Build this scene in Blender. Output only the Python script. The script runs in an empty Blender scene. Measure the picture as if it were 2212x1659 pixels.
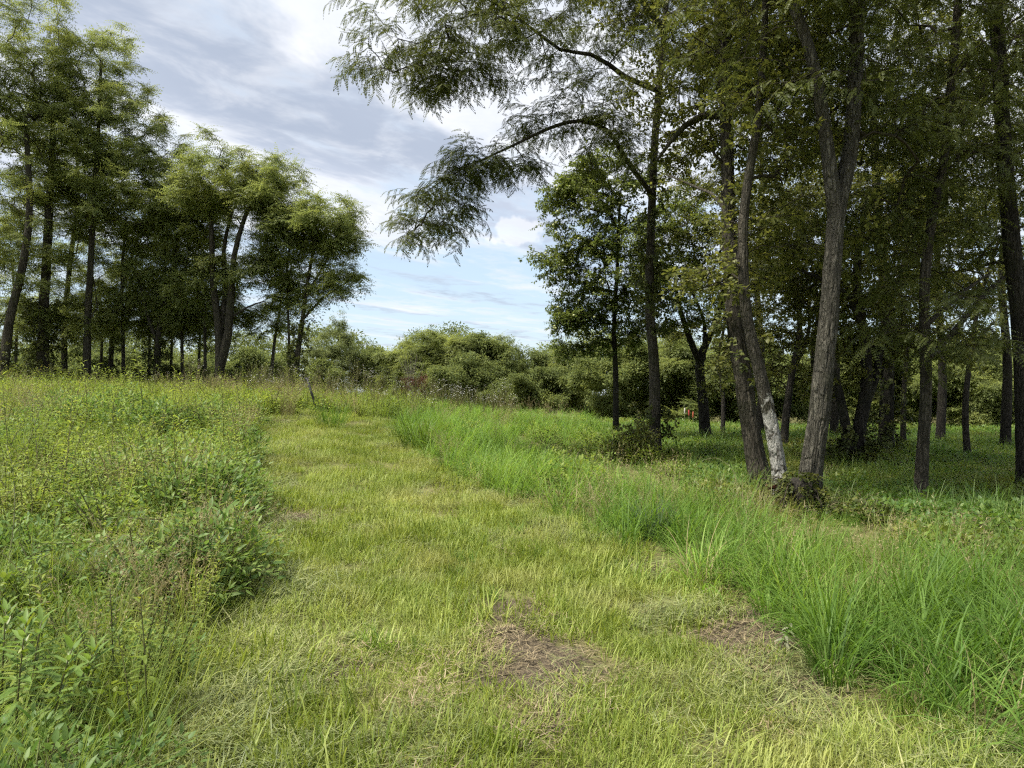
import bpy, math, random
import numpy as np

rng = np.random.default_rng(7)
random.seed(7)
sc = bpy.context.scene
COL = sc.collection
R = math.radians

# ------------------------------------------------------------------ camera, sky, sun, exposure
CAMZ, F, CX, HY = 1.6, 1525.0, 1106.0, 850.0      # photo measured on a 2212 x 1659 grid
cam = bpy.data.objects.new('camera', bpy.data.cameras.new('camera'))
COL.objects.link(cam)
cam.data.sensor_width = 36.0
cam.data.lens = 36.0 * F / 2212.0
cam.data.clip_start = 0.05
cam.data.clip_end = 3000
cam.location = (0, 0, CAMZ)
cam.rotation_euler = (R(90) + math.atan((HY - 829.5) / F), 0, 0)
sc.camera = cam

SUN_EL, SUN_TO = R(61), np.array([-0.80, -0.30])   # sun stands high, left of the camera
sun_az = math.atan2(SUN_TO[0], SUN_TO[1])
sd = bpy.data.lights.new('sun', 'SUN')
sd.energy = 3.3
sd.angle = R(13)
sd.color = (1.0, 0.95, 0.86)
sun = bpy.data.objects.new('sun', sd)
COL.objects.link(sun)
_d = np.array([math.sin(sun_az) * math.cos(SUN_EL), math.cos(sun_az) * math.cos(SUN_EL), math.sin(SUN_EL)])
from mathutils import Vector
sun.rotation_euler = Vector((-_d[0], -_d[1], -_d[2])).to_track_quat('-Z', 'Y').to_euler()

class NT:
    """small node-tree helper"""
    def __init__(self, nt):
        self.nt = nt
    def n(self, typ, **kw):
        nd = self.nt.nodes.new(typ)
        ins = kw.pop('ins', {})
        for k, v in kw.items():
            setattr(nd, k, v)
        for k, v in ins.items():
            s = nd.inputs[k]
            if isinstance(v, bpy.types.NodeSocket):
                self.nt.links.new(v, s)
            else:
                s.default_value = v
        return nd
    def m(self, op, a, b=0.0, c=0.0, clamp=False):
        nd = self.n('ShaderNodeMath', operation=op, use_clamp=clamp, ins={0: a, 1: b, 2: c})
        return nd.outputs[0]
    def mr(self, v, a, b, c=0.0, d=1.0, smooth=True):
        nd = self.n('ShaderNodeMapRange', interpolation_type='SMOOTHSTEP' if smooth else 'LINEAR',
                    ins={'Value': v, 'From Min': a, 'From Max': b, 'To Min': c, 'To Max': d})
        return nd.outputs[0]
    def mix(self, f, a, b):
        nd = self.n('ShaderNodeMix', data_type='RGBA')
        for k, v in ((0, f), (6, a), (7, b)):
            if isinstance(v, bpy.types.NodeSocket):
                self.nt.links.new(v, nd.inputs[k])
            else:
                nd.inputs[k].default_value = v if k == 0 else (*v, 1.0)
        return nd.outputs[2]
    def noise(self, vec, scale, detail=4.0, rough=0.55, dist=0.0, dim='3D'):
        nd = self.n('ShaderNodeTexNoise', noise_dimensions=dim,
                    ins={'Scale': scale, 'Detail': detail, 'Roughness': rough, 'Distortion': dist})
        if vec is not None:
            self.nt.links.new(vec, nd.inputs['Vector'])
        return nd.outputs[0]

w = bpy.data.worlds.new('World')
sc.world = w
w.use_nodes = True
w.node_tree.nodes.clear()
t = NT(w.node_tree)
sky = t.n('ShaderNodeTexSky', sky_type='NISHITA', sun_disc=False)
sky.sun_elevation = SUN_EL
sky.sun_rotation = sun_az
sky.air_density, sky.dust_density, sky.ozone_density = 1.0, 1.2, 1.0
tc = t.n('ShaderNodeTexCoord').outputs['Generated']
sp = t.n('ShaderNodeSeparateXYZ', ins={0: tc})
zz = t.m('MAXIMUM', sp.outputs[2], 0.035)
u = t.m('DIVIDE', sp.outputs[0], zz)
v = t.m('DIVIDE', sp.outputs[1], zz)
along = t.m('ADD', t.m('MULTIPLY', u, 0.47), t.m('MULTIPLY', v, 0.88))
across = t.m('ADD', t.m('MULTIPLY', u, 0.88), t.m('MULTIPLY', v, -0.47))
pv = t.n('ShaderNodeCombineXYZ', ins={0: t.m('MULTIPLY', along, 0.42), 1: across, 2: 3.7}).outputs[0]
pv2 = t.n('ShaderNodeCombineXYZ', ins={0: t.m('MULTIPLY', along, 0.8), 1: across, 2: 9.1}).outputs[0]
n1 = t.noise(pv, 1.5, 6.0, 0.62, 0.3)
n2 = t.noise(pv2, 3.4, 5.0, 0.6, 0.25)
n3 = t.noise(pv2, 0.7, 1.0, 0.5, 0.1)
# a layer of cloud streets: grey undersides repeat across the streaks
ph = t.m('ADD', t.m('ADD', across, 1.86), t.m('MULTIPLY', t.m('SUBTRACT', n1, 0.5), 1.5))
band = t.m('COSINE', t.m('MULTIPLY', ph, 2 * math.pi / 1.75))
grey = t.m('MULTIPLY', t.mr(band, -0.10, 0.85), t.mr(n2, 0.30, 0.58, 0.55, 1.0))
cover_h = t.mr(sp.outputs[2], 0.08, 0.36, -0.06, 0.13)
cover = t.mr(t.m('ADD', t.m('ADD', t.m('MULTIPLY', n1, 0.6), t.m('MULTIPLY', n2, 0.4)), cover_h), 0.40, 0.62)
# one small heap of cumulus standing low in the sky
cxa = t.m('DIVIDE', sp.outputs[0], t.m('MAXIMUM', sp.outputs[1], 0.02))
cza = t.m('DIVIDE', sp.outputs[2], t.m('MAXIMUM', sp.outputs[1], 0.02))
puffn = t.noise(tc, 26.0, 3.0, 0.6)
dx = t.m('DIVIDE', t.m('SUBTRACT', cxa, 0.012), 0.042)
dz = t.m('DIVIDE', t.m('SUBTRACT', cza, 0.228), 0.022)
dd = t.m('SQRT', t.m('ADD', t.m('MULTIPLY', dx, dx), t.m('MULTIPLY', dz, dz)))
puff = t.m('MULTIPLY', t.mr(t.m('ADD', dd, t.m('MULTIPLY', t.m('SUBTRACT', puffn, 0.5), 2.2)), 1.05, 0.75), t.mr(sp.outputs[1], 0.1, 0.3))
lit = t.mix(t.mr(n2, 0.35, 0.7), (5.7, 5.75, 5.95), (4.7, 4.95, 5.5))
shade = t.mix(t.mr(n3, 0.3, 0.7), (2.5, 2.85, 3.55), (3.3, 3.65, 4.4))
cloud = t.mix(grey, lit, shade)
haze_sky = t.mix(0.55, sky.outputs[0], (4.2, 5.1, 5.9))
col = t.mix(t.m('MULTIPLY', cover, 0.93), haze_sky, cloud)
col = t.mix(t.m('MULTIPLY', puff, 0.45), col, (6.4, 6.35, 6.4))
bg = t.n('ShaderNodeBackground', ins={'Color': col, 'Strength': 0.062})
out = t.n('ShaderNodeOutputWorld', ins={'Surface': bg.outputs[0]})

vs = sc.view_settings
vs.view_transform = 'Standard'
vs.look = 'None'
vs.exposure = 1.6
vs.gamma = 1.0
vs.use_curve_mapping = False
cy = sc.cycles
cy.use_denoising = False
cy.filter_width = 1.3
cy.sample_clamp_indirect = 4.0
cy.max_bounces = 4
cy.diffuse_bounces = 3
cy.glossy_bounces = 1
cy.transmission_bounces = 4
cy.transparent_max_bounces = 4
cy.caustics_reflective = cy.caustics_refractive = False
w.cycles.sampling_method = 'NONE'      # the sky is smooth enough to be met by bounced rays
cy.use_adaptive_sampling = True
cy.adaptive_threshold = 0.025
cy.adaptive_min_samples = 20

# ------------------------------------------------------------------ maths helpers
def hash3(i, j, k):
    h = (i * 374761393 + j * 668265263 + k * 1274126177) & 0x7fffffff
    h = ((h ^ (h >> 13)) * 1274126177) & 0x7fffffff
    return ((h ^ (h >> 16)) & 0xffff) / 65535.0

def vnoise(x, y, z=0.0):
    x, y, z = np.broadcast_arrays(np.asarray(x, float), np.asarray(y, float), np.asarray(z, float))
    xi, yi, zi = np.floor(x).astype(np.int64), np.floor(y).astype(np.int64), np.floor(z).astype(np.int64)
    fx, fy, fz = x - xi, y - yi, z - zi
    fx, fy, fz = fx * fx * (3 - 2 * fx), fy * fy * (3 - 2 * fy), fz * fz * (3 - 2 * fz)
    r = 0
    for a in (0, 1):
        for b in (0, 1):
            for c in (0, 1):
                r = r + hash3(xi + a, yi + b, zi + c) * (fx if a else 1 - fx) * (fy if b else 1 - fy) * (fz if c else 1 - fz)
    return r

def sstep(a, b, x):
    if a > b:
        return 1 - sstep(b, a, x)
    q = np.clip((np.asarray(x, float) - a) / (b - a), 0, 1)
    return q * q * (3 - 2 * q)

def T(x, y):
    """height of the ground: a gentle rise ahead and to the left, level to the right"""
    x, y = np.asarray(x, float), np.asarray(y, float)
    A = 1.55 / (1 + np.exp((x + 1.2) / 3.9))
    s = sstep(1.5, 23, y)
    z = A * s - 0.55 * sstep(27, 46, y) * sstep(-9, 0, x)
    z = z + 0.10 * (vnoise(x * .33, y * .33) - .5) * sstep(3, 8, y) + 0.05 * (vnoise(x * 1.3, y * 1.3, 5) - .5)
    return z

def P(px, py, d):
    return np.array([(px - CX) / F * d, d, CAMZ - (py - HY) / F * d])

def hit(px, py):
    d = np.arange(1.2, 60, 0.02)
    x = (px - CX) / F * d
    k = np.argmax(CAMZ - (py - HY) / F * d <= T(x, d))
    return np.array([x[k], d[k], float(T(x[k], d[k]))])

def unit(a):
    return a / np.maximum(np.linalg.norm(a, axis=-1, keepdims=True), 1e-9)

# ------------------------------------------------------------------ mesh helpers
class MB:
    """collects vertices, faces and a per-vertex random value into one mesh"""
    def __init__(self):
        self.V, self.Fc, self.A, self.M, self.n = [], [], [], [], 0
    def add(self, V, faces, rnd=0.5, mi=0):
        V = np.asarray(V, float).reshape(-1, 3)
        for fa in (faces if isinstance(faces, list) else [faces]):
            fa = np.asarray(fa)
            self.Fc += (fa + self.n).tolist()
            self.M += [mi] * len(fa)
        self.V.append(V)
        self.A.append(np.broadcast_to(np.asarray(rnd, float), (len(V),)))
        self.n += len(V)
    def mesh(self, name, mats, smooth=True):
        me = bpy.data.meshes.new(name)
        V = np.concatenate(self.V)
        me.from_pydata(V.tolist(), [], self.Fc)
        at = me.attributes.new('rnd', 'FLOAT', 'POINT')
        at.data.foreach_set('value', np.concatenate(self.A).astype(np.float32))
        for m_ in (mats if isinstance(mats, (list, tuple)) else [mats]):
            me.materials.append(m_)
        if isinstance(mats, (list, tuple)) and len(mats) > 1:
            me.polygons.foreach_set('material_index', self.M)
        if smooth:
            me.polygons.foreach_set('use_smooth', [True] * len(me.polygons))
        me.update()
        return me

def link(name, me, parent=None, loc=None, kind=None):
    o = bpy.data.objects.new(name, me)
    COL.objects.link(o)
    if parent is not None:
        o.parent = parent
    if loc is not None:
        o.location = loc
    if kind:
        o['kind'] = kind
    return o

def tag(o, label, cat, group=None):
    o['label'] = label
    o['category'] = cat
    if group:
        o['group'] = group
    return o

def thing(name, label, cat, loc, group=None, rz=0.0):
    o = bpy.data.objects.new(name, None)
    COL.objects.link(o)
    o.empty_display_size = 0.2
    o.location = loc
    o.rotation_euler = (0, 0, rz)
    return tag(o, label, cat, group)

def rhombs(base, d, n, L, W):
    """N flat four-cornered leaflets"""
    N = len(base)
    L, W = np.broadcast_to(L, (N,))[:, None], np.broadcast_to(W, (N,))[:, None]
    s = np.cross(d, n)
    V = np.stack([base, base + d * L * .42 + s * W * .5, base + d * L - n * L * .12, base + d * L * .42 - s * W * .5], 1)
    Fc = np.arange(N)[:, None] * 4 + np.array([[0, 1, 2, 3]])
    return V.reshape(-1, 3), Fc

def ovals(base, d, n, L, W, curl=0.2, fold=0.12):
    """N pointed oval leaves with a folded midrib and a drooping tip"""
    N = len(base)
    L, W = np.broadcast_to(L, (N,))[:, None], np.broadcast_to(W, (N,))[:, None]
    s = np.cross(d, n)
    def pt(a, b, up):
        return base + d * L * a + s * W * b + n * (up * W - curl * L * a * a)
    V = np.stack([pt(0, 0, 0), pt(.28, .5, fold), pt(.28, 0, 0), pt(.28, -.5, fold),
                  pt(.66, .38, fold), pt(.66, 0, 0), pt(.66, -.38, fold), pt(1, 0, 0)], 1)
    q = np.array([[2, 5, 4, 1], [3, 6, 5, 2]])
    tr = np.array([[0, 2, 1], [0, 3, 2], [5, 7, 4], [6, 7, 5]])
    k = (np.arange(N) * 8)[:, None, None]
    return V.reshape(-1, 3), [(k + q).reshape(-1, 4), (k + tr).reshape(-1, 3)]

def blades(base, az, lean, curve, L, W, segs=4, twist=0.0):
    """N grass blades that bend over along their length"""
    N = len(base)
    bc = lambda a: np.broadcast_to(np.asarray(a, float), (N,))
    az, lean, curve, L, W = map(bc, (az, lean, curve, L, W))
    h = np.stack([np.cos(az), np.sin(az), 0 * az], 1)
    sd_ = np.stack([-np.sin(az + twist), np.cos(az + twist), 0 * az], 1)
    up = np.array([0, 0, 1.0])
    p = np.array(base, float)
    rows = []
    for i in range(segs + 1):
        f = i / segs
        wd = W * (1 - f ** 1.7) * (0.55 + 0.9 * f if f < .5 else 1.0) * .5
        rows += [p + sd_ * wd[:, None]] if i == segs else [p + sd_ * wd[:, None], p - sd_ * wd[:, None]]
        th = lean + curve * (f + .5 / segs)
        p = p + (h * np.sin(th)[:, None] + up * np.cos(th)[:, None]) * (L / segs)[:, None]
    V = np.stack(rows, 1)
    nv = 2 * segs + 1
    q = np.array([[2 * i, 2 * i + 1, 2 * i + 3, 2 * i + 2] for i in range(segs - 1)])
    tr = np.array([[2 * segs - 2, 2 * segs - 1, 2 * segs]])
    k = (np.arange(N) * nv)[:, None, None]
    fs = [(k + tr).reshape(-1, 3)]
    if len(q):
        fs.append((k + q).reshape(-1, 4))
    return V.reshape(-1, 3), fs, nv

def tube(mb, pts, rad, sides=6, rnd=0.5, mi=0, disp=None, cap=True):
    pts, rad = np.asarray(pts, float), np.asarray(rad, float)
    n = len(pts)
    tg = unit(np.gradient(pts, axis=0))
    ref = np.array([1.0, 0.13, 0.07])
    a = unit(ref - tg * (tg @ ref)[:, None])
    b = np.cross(tg, a)
    ang = np.linspace(0, 2 * math.pi, sides, endpoint=False)
    rr = rad[:, None] * np.ones(sides)[None]
    if disp is not None:
        rr = rr + disp(pts, ang, rad)
    V = pts[:, None] + rr[..., None] * (np.cos(ang)[None, :, None] * a[:, None] + np.sin(ang)[None, :, None] * b[:, None])
    i = np.arange(n - 1)[:, None] * sides
    j = np.arange(sides)[None]
    jn = (j + 1) % sides
    Fq = np.stack([i + j, i + jn, i + sides + jn, i + sides + j], -1).reshape(-1, 4)
    mb.add(V, [Fq], rnd, mi)
    if cap:
        mb.Fc.append((mb.n - sides + np.arange(sides)).tolist())
        mb.M.append(mi)

def spline(pts, step):
    """Catmull-Rom through the points, about step apart"""
    p = np.asarray(pts, float)
    q = np.vstack([2 * p[0] - p[1], p, 2 * p[-1] - p[-2]])
    o = []
    for i in range(len(p) - 1):
        m_ = max(1, int(round(np.linalg.norm(p[i + 1] - p[i]) / step)))
        for s in np.arange(m_) / m_:
            a, b, c, d = q[i:i + 4]
            o.append(.5 * (2 * b + (c - a) * s + (2 * a - 5 * b + 4 * c - d) * s * s + (3 * b - a - 3 * c + d) * s ** 3))
    o.append(p[-1])
    return np.array(o)

# ------------------------------------------------------------------ materials
def new_mat(name):
    m_ = bpy.data.materials.new(name)
    m_.use_nodes = True
    m_.node_tree.nodes.clear()
    return m_, NT(m_.node_tree)

def leaf_mat(name, ca, cb, cc, transl=0.35, rough=0.5, patch=0.0, patch_col=(0.2, 0.17, 0.07), patch_scale=0.8, spec=0.35, warm=0.5):
    """ca..cb over the random value of each leaf, cc for the odd one and with the tint of the plant"""
    m_, k = new_mat(name)
    rn = k.n('ShaderNodeAttribute', attribute_name='rnd').outputs['Fac']
    ti = k.n('ShaderNodeAttribute', attribute_name='tint', attribute_type='INSTANCER').outputs['Fac']
    c = k.mix(rn, ca, cb)
    c = k.mix(k.m('MULTIPLY', k.mr(k.m('ADD', k.m('MULTIPLY', ti, .7), k.m('MULTIPLY', rn, .3)), .35, .95), warm), c, cc)
    if patch:
        pos = k.n('ShaderNodeNewGeometry').outputs['Position']
        pn = k.noise(pos, patch_scale, 3.0, .6)
        c = k.mix(k.m('MULTIPLY', k.mr(pn, .48, .68), patch), c, patch_col)
    br = k.n('ShaderNodeHueSaturation', ins={'Color': c, 'Value': k.mr(ti, 0, 1, .8, 1.22, False)})
    pb = k.n('ShaderNodeBsdfPrincipled', ins={'Base Color': br.outputs[0], 'Roughness': rough, 'Specular IOR Level': spec})
    tl = k.n('ShaderNodeHueSaturation', ins={'Color': br.outputs[0], 'Value': 1.25, 'Saturation': 1.12, 'Hue': 0.49})
    tr = k.n('ShaderNodeBsdfTranslucent', ins={'Color': tl.outputs[0]})
    mx = k.n('ShaderNodeMixShader', ins={0: transl, 1: pb.outputs[0], 2: tr.outputs[0]})
    k.n('ShaderNodeOutputMaterial', ins={'Surface': mx.outputs[0]})
    return m_

def bark_mat(name, dark, light, scale=9.0, bump=0.6, patch=None, patch_amt=0.0, patch_top=2.3):
    m_, k = new_mat(name)
    pos = k.n('ShaderNodeTexCoord').outputs['Object']
    wv = k.n('ShaderNodeTexNoise', ins={'Vector': pos, 'Scale': 3.0, 'Detail': 2.0}).outputs['Color']
    wp = k.n('ShaderNodeVectorMath', operation='MULTIPLY_ADD', ins={0: wv, 1: (.12, .12, .12), 2: pos}).outputs[0]
    mp = k.n('ShaderNodeMapping', ins={'Vector': wp, 'Scale': (1.0, 1.0, 0.16)}).outputs[0]
    nz = k.noise(mp, scale * 1.3, 6.0, .62, .6)
    n2_ = k.noise(mp, scale * 5.0, 4.0, .65, .3)
    vr = k.n('ShaderNodeTexVoronoi', feature='DISTANCE_TO_EDGE', ins={'Vector': mp, 'Scale': scale * 2.6}).outputs['Distance']
    f = k.m('MULTIPLY', k.mr(k.m('ADD', k.m('MULTIPLY', nz, .6), k.m('MULTIPLY', n2_, .4)), .33, .66), k.mr(vr, 0, .16, .12, 1.0))
    c = k.mix(f, dark, light)
    if patch:
        pn = k.noise(pos, 5.5, 5.0, .65, .4)
        hz_ = k.n('ShaderNodeSeparateXYZ', ins={0: pos}).outputs[2]
        c = k.mix(k.m('MULTIPLY', k.mr(k.m('SUBTRACT', pn, k.mr(hz_, patch_top * .35, patch_top, 0, .26)), .42, .52), patch_amt), c, patch)
    mo = k.noise(pos, 1.7, 3.0)
    c = k.mix(k.m('MULTIPLY', k.mr(mo, .5, .72), .35), c, (0.055, 0.062, 0.026))
    hgt = k.m('ADD', f, k.m('MULTIPLY', n2_, .4))
    bp = k.n('ShaderNodeBump', ins={'Strength': bump, 'Distance': .05, 'Height': hgt})
    pb = k.n('ShaderNodeBsdfPrincipled', ins={'Base Color': c, 'Roughness': .9, 'Specular IOR Level': .15, 'Normal': bp.outputs[0]})
    k.n('ShaderNodeOutputMaterial', ins={'Surface': pb.outputs[0]})
    return m_

def plain_mat(name, ca, cb, scale=20.0, rough=.8, bump=.3):
    m_, k = new_mat(name)
    pos = k.n('ShaderNodeTexCoord').outputs['Object']
    nz = k.noise(pos, scale, 5.0, .6)
    bp = k.n('ShaderNodeBump', ins={'Strength': bump, 'Distance': .01, 'Height': nz})
    pb = k.n('ShaderNodeBsdfPrincipled', ins={'Base Color': k.mix(k.mr(nz, .3, .7), ca, cb), 'Roughness': rough, 'Specular IOR Level': .25, 'Normal': bp.outputs[0]})
    k.n('ShaderNodeOutputMaterial', ins={'Surface': pb.outputs[0]})
    return m_

M = {}
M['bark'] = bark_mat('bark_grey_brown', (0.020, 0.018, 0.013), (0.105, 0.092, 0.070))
M['bark_furrowed'] = bark_mat('bark_pale_furrowed', (0.036, 0.033, 0.025), (0.165, 0.155, 0.122), 8.0, 1.0)  # paler grey bark with stronger furrows
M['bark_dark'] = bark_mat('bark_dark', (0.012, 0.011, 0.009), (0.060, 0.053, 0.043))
M['bark_pale'] = bark_mat('bark_lichen', (0.030, 0.027, 0.020), (0.125, 0.112, 0.085), 10.0, .8, (0.40, 0.39, 0.35), .9)
M['twig'] = bark_mat('twig_bark', (0.020, 0.017, 0.012), (0.075, 0.064, 0.046), 22.0, .2)
M['dead'] = bark_mat('dead_wood', (0.10, 0.09, 0.075), (0.28, 0.25, 0.21), 16.0, .3)
M['locust'] = leaf_mat('locust_leaf', (0.054, 0.072, 0.020), (0.100, 0.120, 0.034), (0.140, 0.148, 0.034), .46, .5, spec=.2)
M['appleleaf'] = leaf_mat('apple_leaf', (0.082, 0.115, 0.030), (0.150, 0.190, 0.050), (0.210, 0.230, 0.055), .48, .5, spec=.22)
M['tuft'] = leaf_mat('compound_leaf', (0.115, 0.152, 0.050), (0.205, 0.240, 0.078), (0.290, 0.295, 0.075), .54, .5, spec=.2)
M['fruitleaf'] = leaf_mat('round_leaf', (0.080, 0.096, 0.026), (0.145, 0.160, 0.042), (0.205, 0.200, 0.048), .48, .45, spec=.25)
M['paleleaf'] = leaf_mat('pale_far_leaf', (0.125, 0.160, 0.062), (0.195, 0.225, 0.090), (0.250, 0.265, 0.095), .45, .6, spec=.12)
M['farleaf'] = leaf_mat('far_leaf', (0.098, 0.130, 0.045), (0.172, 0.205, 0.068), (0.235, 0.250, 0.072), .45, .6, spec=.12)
M['ivy'] = leaf_mat('ivy_leaf', (0.045, 0.062, 0.018), (0.090, 0.108, 0.028), (0.135, 0.132, 0.034), .35, .5, spec=.2)
M['mown'] = leaf_mat('mown_grass', (0.090, 0.142, 0.016), (0.280, 0.342, 0.068), (0.395, 0.425, 0.140), .40, .5, .40, (0.36, 0.335, 0.140), 1.1, spec=.2)
M['clip'] = leaf_mat('cut_grass', (0.100, 0.135, 0.045), (0.265, 0.295, 0.120), (0.310, 0.285, 0.130), .25, .5)
M['straw'] = leaf_mat('dry_straw', (0.150, 0.115, 0.062), (0.330, 0.275, 0.165), (0.260, 0.195, 0.110), .15, .6)
M['tall'] = leaf_mat('tall_grass', (0.064, 0.134, 0.020), (0.160, 0.272, 0.056), (0.230, 0.325, 0.068), .48, .5, .25, (0.22, 0.27, 0.05), .5, spec=.16)
M['tall_light'] = leaf_mat('tall_grass_light', (0.100, 0.198, 0.032), (0.195, 0.310, 0.064), (0.270, 0.350, 0.080), .48, .5, spec=.16)
M['lance'] = leaf_mat('lance_leaf', (0.135, 0.235, 0.052), (0.225, 0.330, 0.080), (0.29, 0.36, 0.09), .45, .5, spec=.2)
M['blue'] = leaf_mat('blue_grass', (0.085, 0.130, 0.075), (0.150, 0.205, 0.120), (0.16, 0.2, 0.1), .3, .5)
M['weed'] = leaf_mat('weed_leaf', (0.100, 0.158, 0.028), (0.225, 0.295, 0.062), (0.330, 0.375, 0.085), .46, .5, .30, (0.27, 0.28, 0.08), .6, spec=.2)
M['weed_green'] = leaf_mat('weed_leaf_green', (0.080, 0.150, 0.036), (0.165, 0.250, 0.066), (0.24, 0.30, 0.07), .42, .5, spec=.25)
M['lime'] = leaf_mat('lime_leaf', (0.11, 0.175, 0.028), (0.215, 0.265, 0.045), (0.28, 0.28, 0.05), .42, .42)
M['broad'] = leaf_mat('broad_weed_leaf', (0.060, 0.125, 0.036), (0.120, 0.200, 0.054), (0.17, 0.24, 0.06), .38, .38)
M['tan'] = leaf_mat('tan_seed_grass', (0.190, 0.165, 0.070), (0.340, 0.295, 0.150), (0.37, 0.29, 0.16), .35, .6)
M['herb'] = leaf_mat('woodland_herb', (0.070, 0.145, 0.030), (0.140, 0.230, 0.046), (0.240, 0.250, 0.046), .45, .5, .6, (0.230, 0.200, 0.050), .42, warm=.6)
M['petal'] = plain_mat('white_petal', (.75, .75, .68), (.85, .85, .8), 30, .6, 0)
M['yellow'] = plain_mat('yellow_petal', (.55, .50, .06), (.65, .58, .10), 30, .6, 0)
M['stem'] = leaf_mat('weed_stem', (0.085, 0.090, 0.030), (0.150, 0.140, 0.050), (0.20, 0.16, 0.07), .1, .6)
M['palestem'] = leaf_mat('pale_stem', (0.28, 0.30, 0.14), (0.36, 0.36, 0.18), (0.36, 0.32, 0.18), .2, .6)
M['red'] = leaf_mat('rusty_red_leaf', (0.16, 0.055, 0.035), (0.26, 0.11, 0.07), (0.2, 0.1, 0.06), .25, .6)
M['wilt'] = leaf_mat('wilted_leaf', (0.20, 0.21, 0.13), (0.32, 0.32, 0.22), (0.3, 0.3, 0.2), .2, .7, spec=.1)

# ground: soil, thatch and green, with bare soil where the sward is worn through
gm, k = new_mat('ground_soil')
pos = k.n('ShaderNodeNewGeometry').outputs['Position']
bare = k.n('ShaderNodeAttribute', attribute_name='bare').outputs['Fac']
wood_fac = k.n('ShaderNodeAttribute', attribute_name='wood').outputs['Fac']
na, nb, nc = k.noise(pos, 1.3, 5.0, .6), k.noise(pos, 14.0, 6.0, .65), k.noise(pos, 60.0, 4.0, .6)
c = k.mix(k.mr(nb, .35, .65), (0.075, 0.082, 0.026), (0.150, 0.150, 0.058))
c = k.mix(k.m('MULTIPLY', k.mr(na, .45, .65), .5), c, (0.165, 0.140, 0.065))
c = k.mix(k.m('MULTIPLY', wood_fac, .8), c, k.mix(k.mr(nb, .35, .65), (0.045, 0.038, 0.020), (0.085, 0.085, 0.026)))  # darker brown and olive ground colour on the woodland floor
soil = k.mix(k.mr(nc, .3, .7), (0.042, 0.034, 0.024), (0.130, 0.105, 0.070))
c = k.mix(k.mr(k.m('ADD', bare, k.m('MULTIPLY', k.m('SUBTRACT', nb, .5), 1.3)), .30, .62), c, soil)
bp = k.n('ShaderNodeBump', ins={'Strength': .9, 'Distance': .03, 'Height': k.m('ADD', nb, k.m('MULTIPLY', nc, .5))})
pb = k.n('ShaderNodeBsdfPrincipled', ins={'Base Color': c, 'Roughness': .95, 'Specular IOR Level': .1, 'Normal': bp.outputs[0]})
k.n('ShaderNodeOutputMaterial', ins={'Surface': pb.outputs[0]})

# ------------------------------------------------------------------ zones of the ground
LEFT = [(310, 1640), (430, 1450), (475, 1290), (505, 1130), (510, 1020), (525, 955), (548, 915)]
RIGHT = [(2150, 1640), (1850, 1545), (1750, 1460), (1620, 1340), (1450, 1240), (1310, 1175), (1170, 1105), (1020, 1050), (915, 985), (865, 935), (868, 912)]
HERB = [(2212, 1290), (1900, 1230), (1700, 1150), (1560, 1095), (1440, 1000), (1400, 950)]
le = np.array([hit(*p) for p in LEFT]); le = le[np.argsort(le[:, 1])]
re_ = np.array([hit(*p) for p in RIGHT]); re_ = re_[np.argsort(re_[:, 1])]
he = np.array([hit(*p) for p in HERB])
PATH_END = float(max(le[-1, 1], re_[-1, 1]))
def wob(x, y, s=1.4, a=.35):
    return (vnoise(x * s, y * s, 11) - .5) * a * 2
def xl(y): return np.interp(y, le[:, 1], le[:, 0])
def xr(y): return np.interp(y, re_[:, 1], re_[:, 0])
def in_path(x, y, g=0.0):
    q = wob(x, y, 1.6, .22)
    return (x > xl(y) + q + g) & (x < xr(y) + q - g) & (y < PATH_END + q)
hx, hyy = he[np.argsort(he[:, 0]), 0], he[np.argsort(he[:, 0]), 1]
def herb_far(x, y):
    """ground under the right-hand trees"""
    return y + wob(x, y, .9, .5) > np.interp(x, hx, hyy, left=99)
BARE = [(1125, 1320, .26), (1120, 1385, .32), (1150, 1440, .42), (1195, 1470, .26), (1620, 1352, .40), (1590, 1375, .3), (1700, 1495, .34), (1630, 1440, .28), (735, 1440, .2), (640, 1120, .25), (1180, 1560, .14), (1540, 1180, .2), (1400, 1225, .2), (560, 1500, .12)]
bare_pts = [(hit(a, b), c_) for a, b, c_ in BARE]
def bare_at(x, y):
    r_ = np.zeros(np.broadcast(x, y).shape)
    for h_, s_ in bare_pts:
        r_ = np.maximum(r_, np.exp(-(((x - h_[0]) / s_) ** 2 + ((y - h_[1]) / (s_ * 1.15)) ** 2)))
    return r_
def sees(x, y, m=.6):
    return (y > 1.2) & (np.abs(x) < .735 * y + m)

# ------------------------------------------------------------------ ground sheet
gx = np.concatenate([np.linspace(-260, -30, 16), np.linspace(-28, -8.5, 30), np.arange(-8, 8.01, .13), np.linspace(8.5, 28, 30), np.linspace(30, 260, 16)])
gy = np.concatenate([np.linspace(-60, 0, 10), np.arange(.4, 14, .13), np.arange(14.2, 30, .4), np.linspace(31, 60, 24), np.linspace(65, 600, 18)])
X, Y = np.meshgrid(gx, gy)
Z = T(X, Y) + .02 * (vnoise(X * 6, Y * 6, 2) - .5)
nx, ny = len(gx), len(gy)
i, j = np.meshgrid(np.arange(nx - 1), np.arange(ny - 1))
a = (j * nx + i).ravel()
g = MB()
g.add(np.stack([X, Y, Z], -1).reshape(-1, 3), [np.stack([a, a + 1, a + nx + 1, a + nx], 1)])
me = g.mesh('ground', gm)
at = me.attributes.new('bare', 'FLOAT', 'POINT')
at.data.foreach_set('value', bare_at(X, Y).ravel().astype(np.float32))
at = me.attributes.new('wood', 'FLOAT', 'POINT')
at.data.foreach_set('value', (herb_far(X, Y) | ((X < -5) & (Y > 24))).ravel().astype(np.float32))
ground = link('ground', me, kind='structure')

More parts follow.
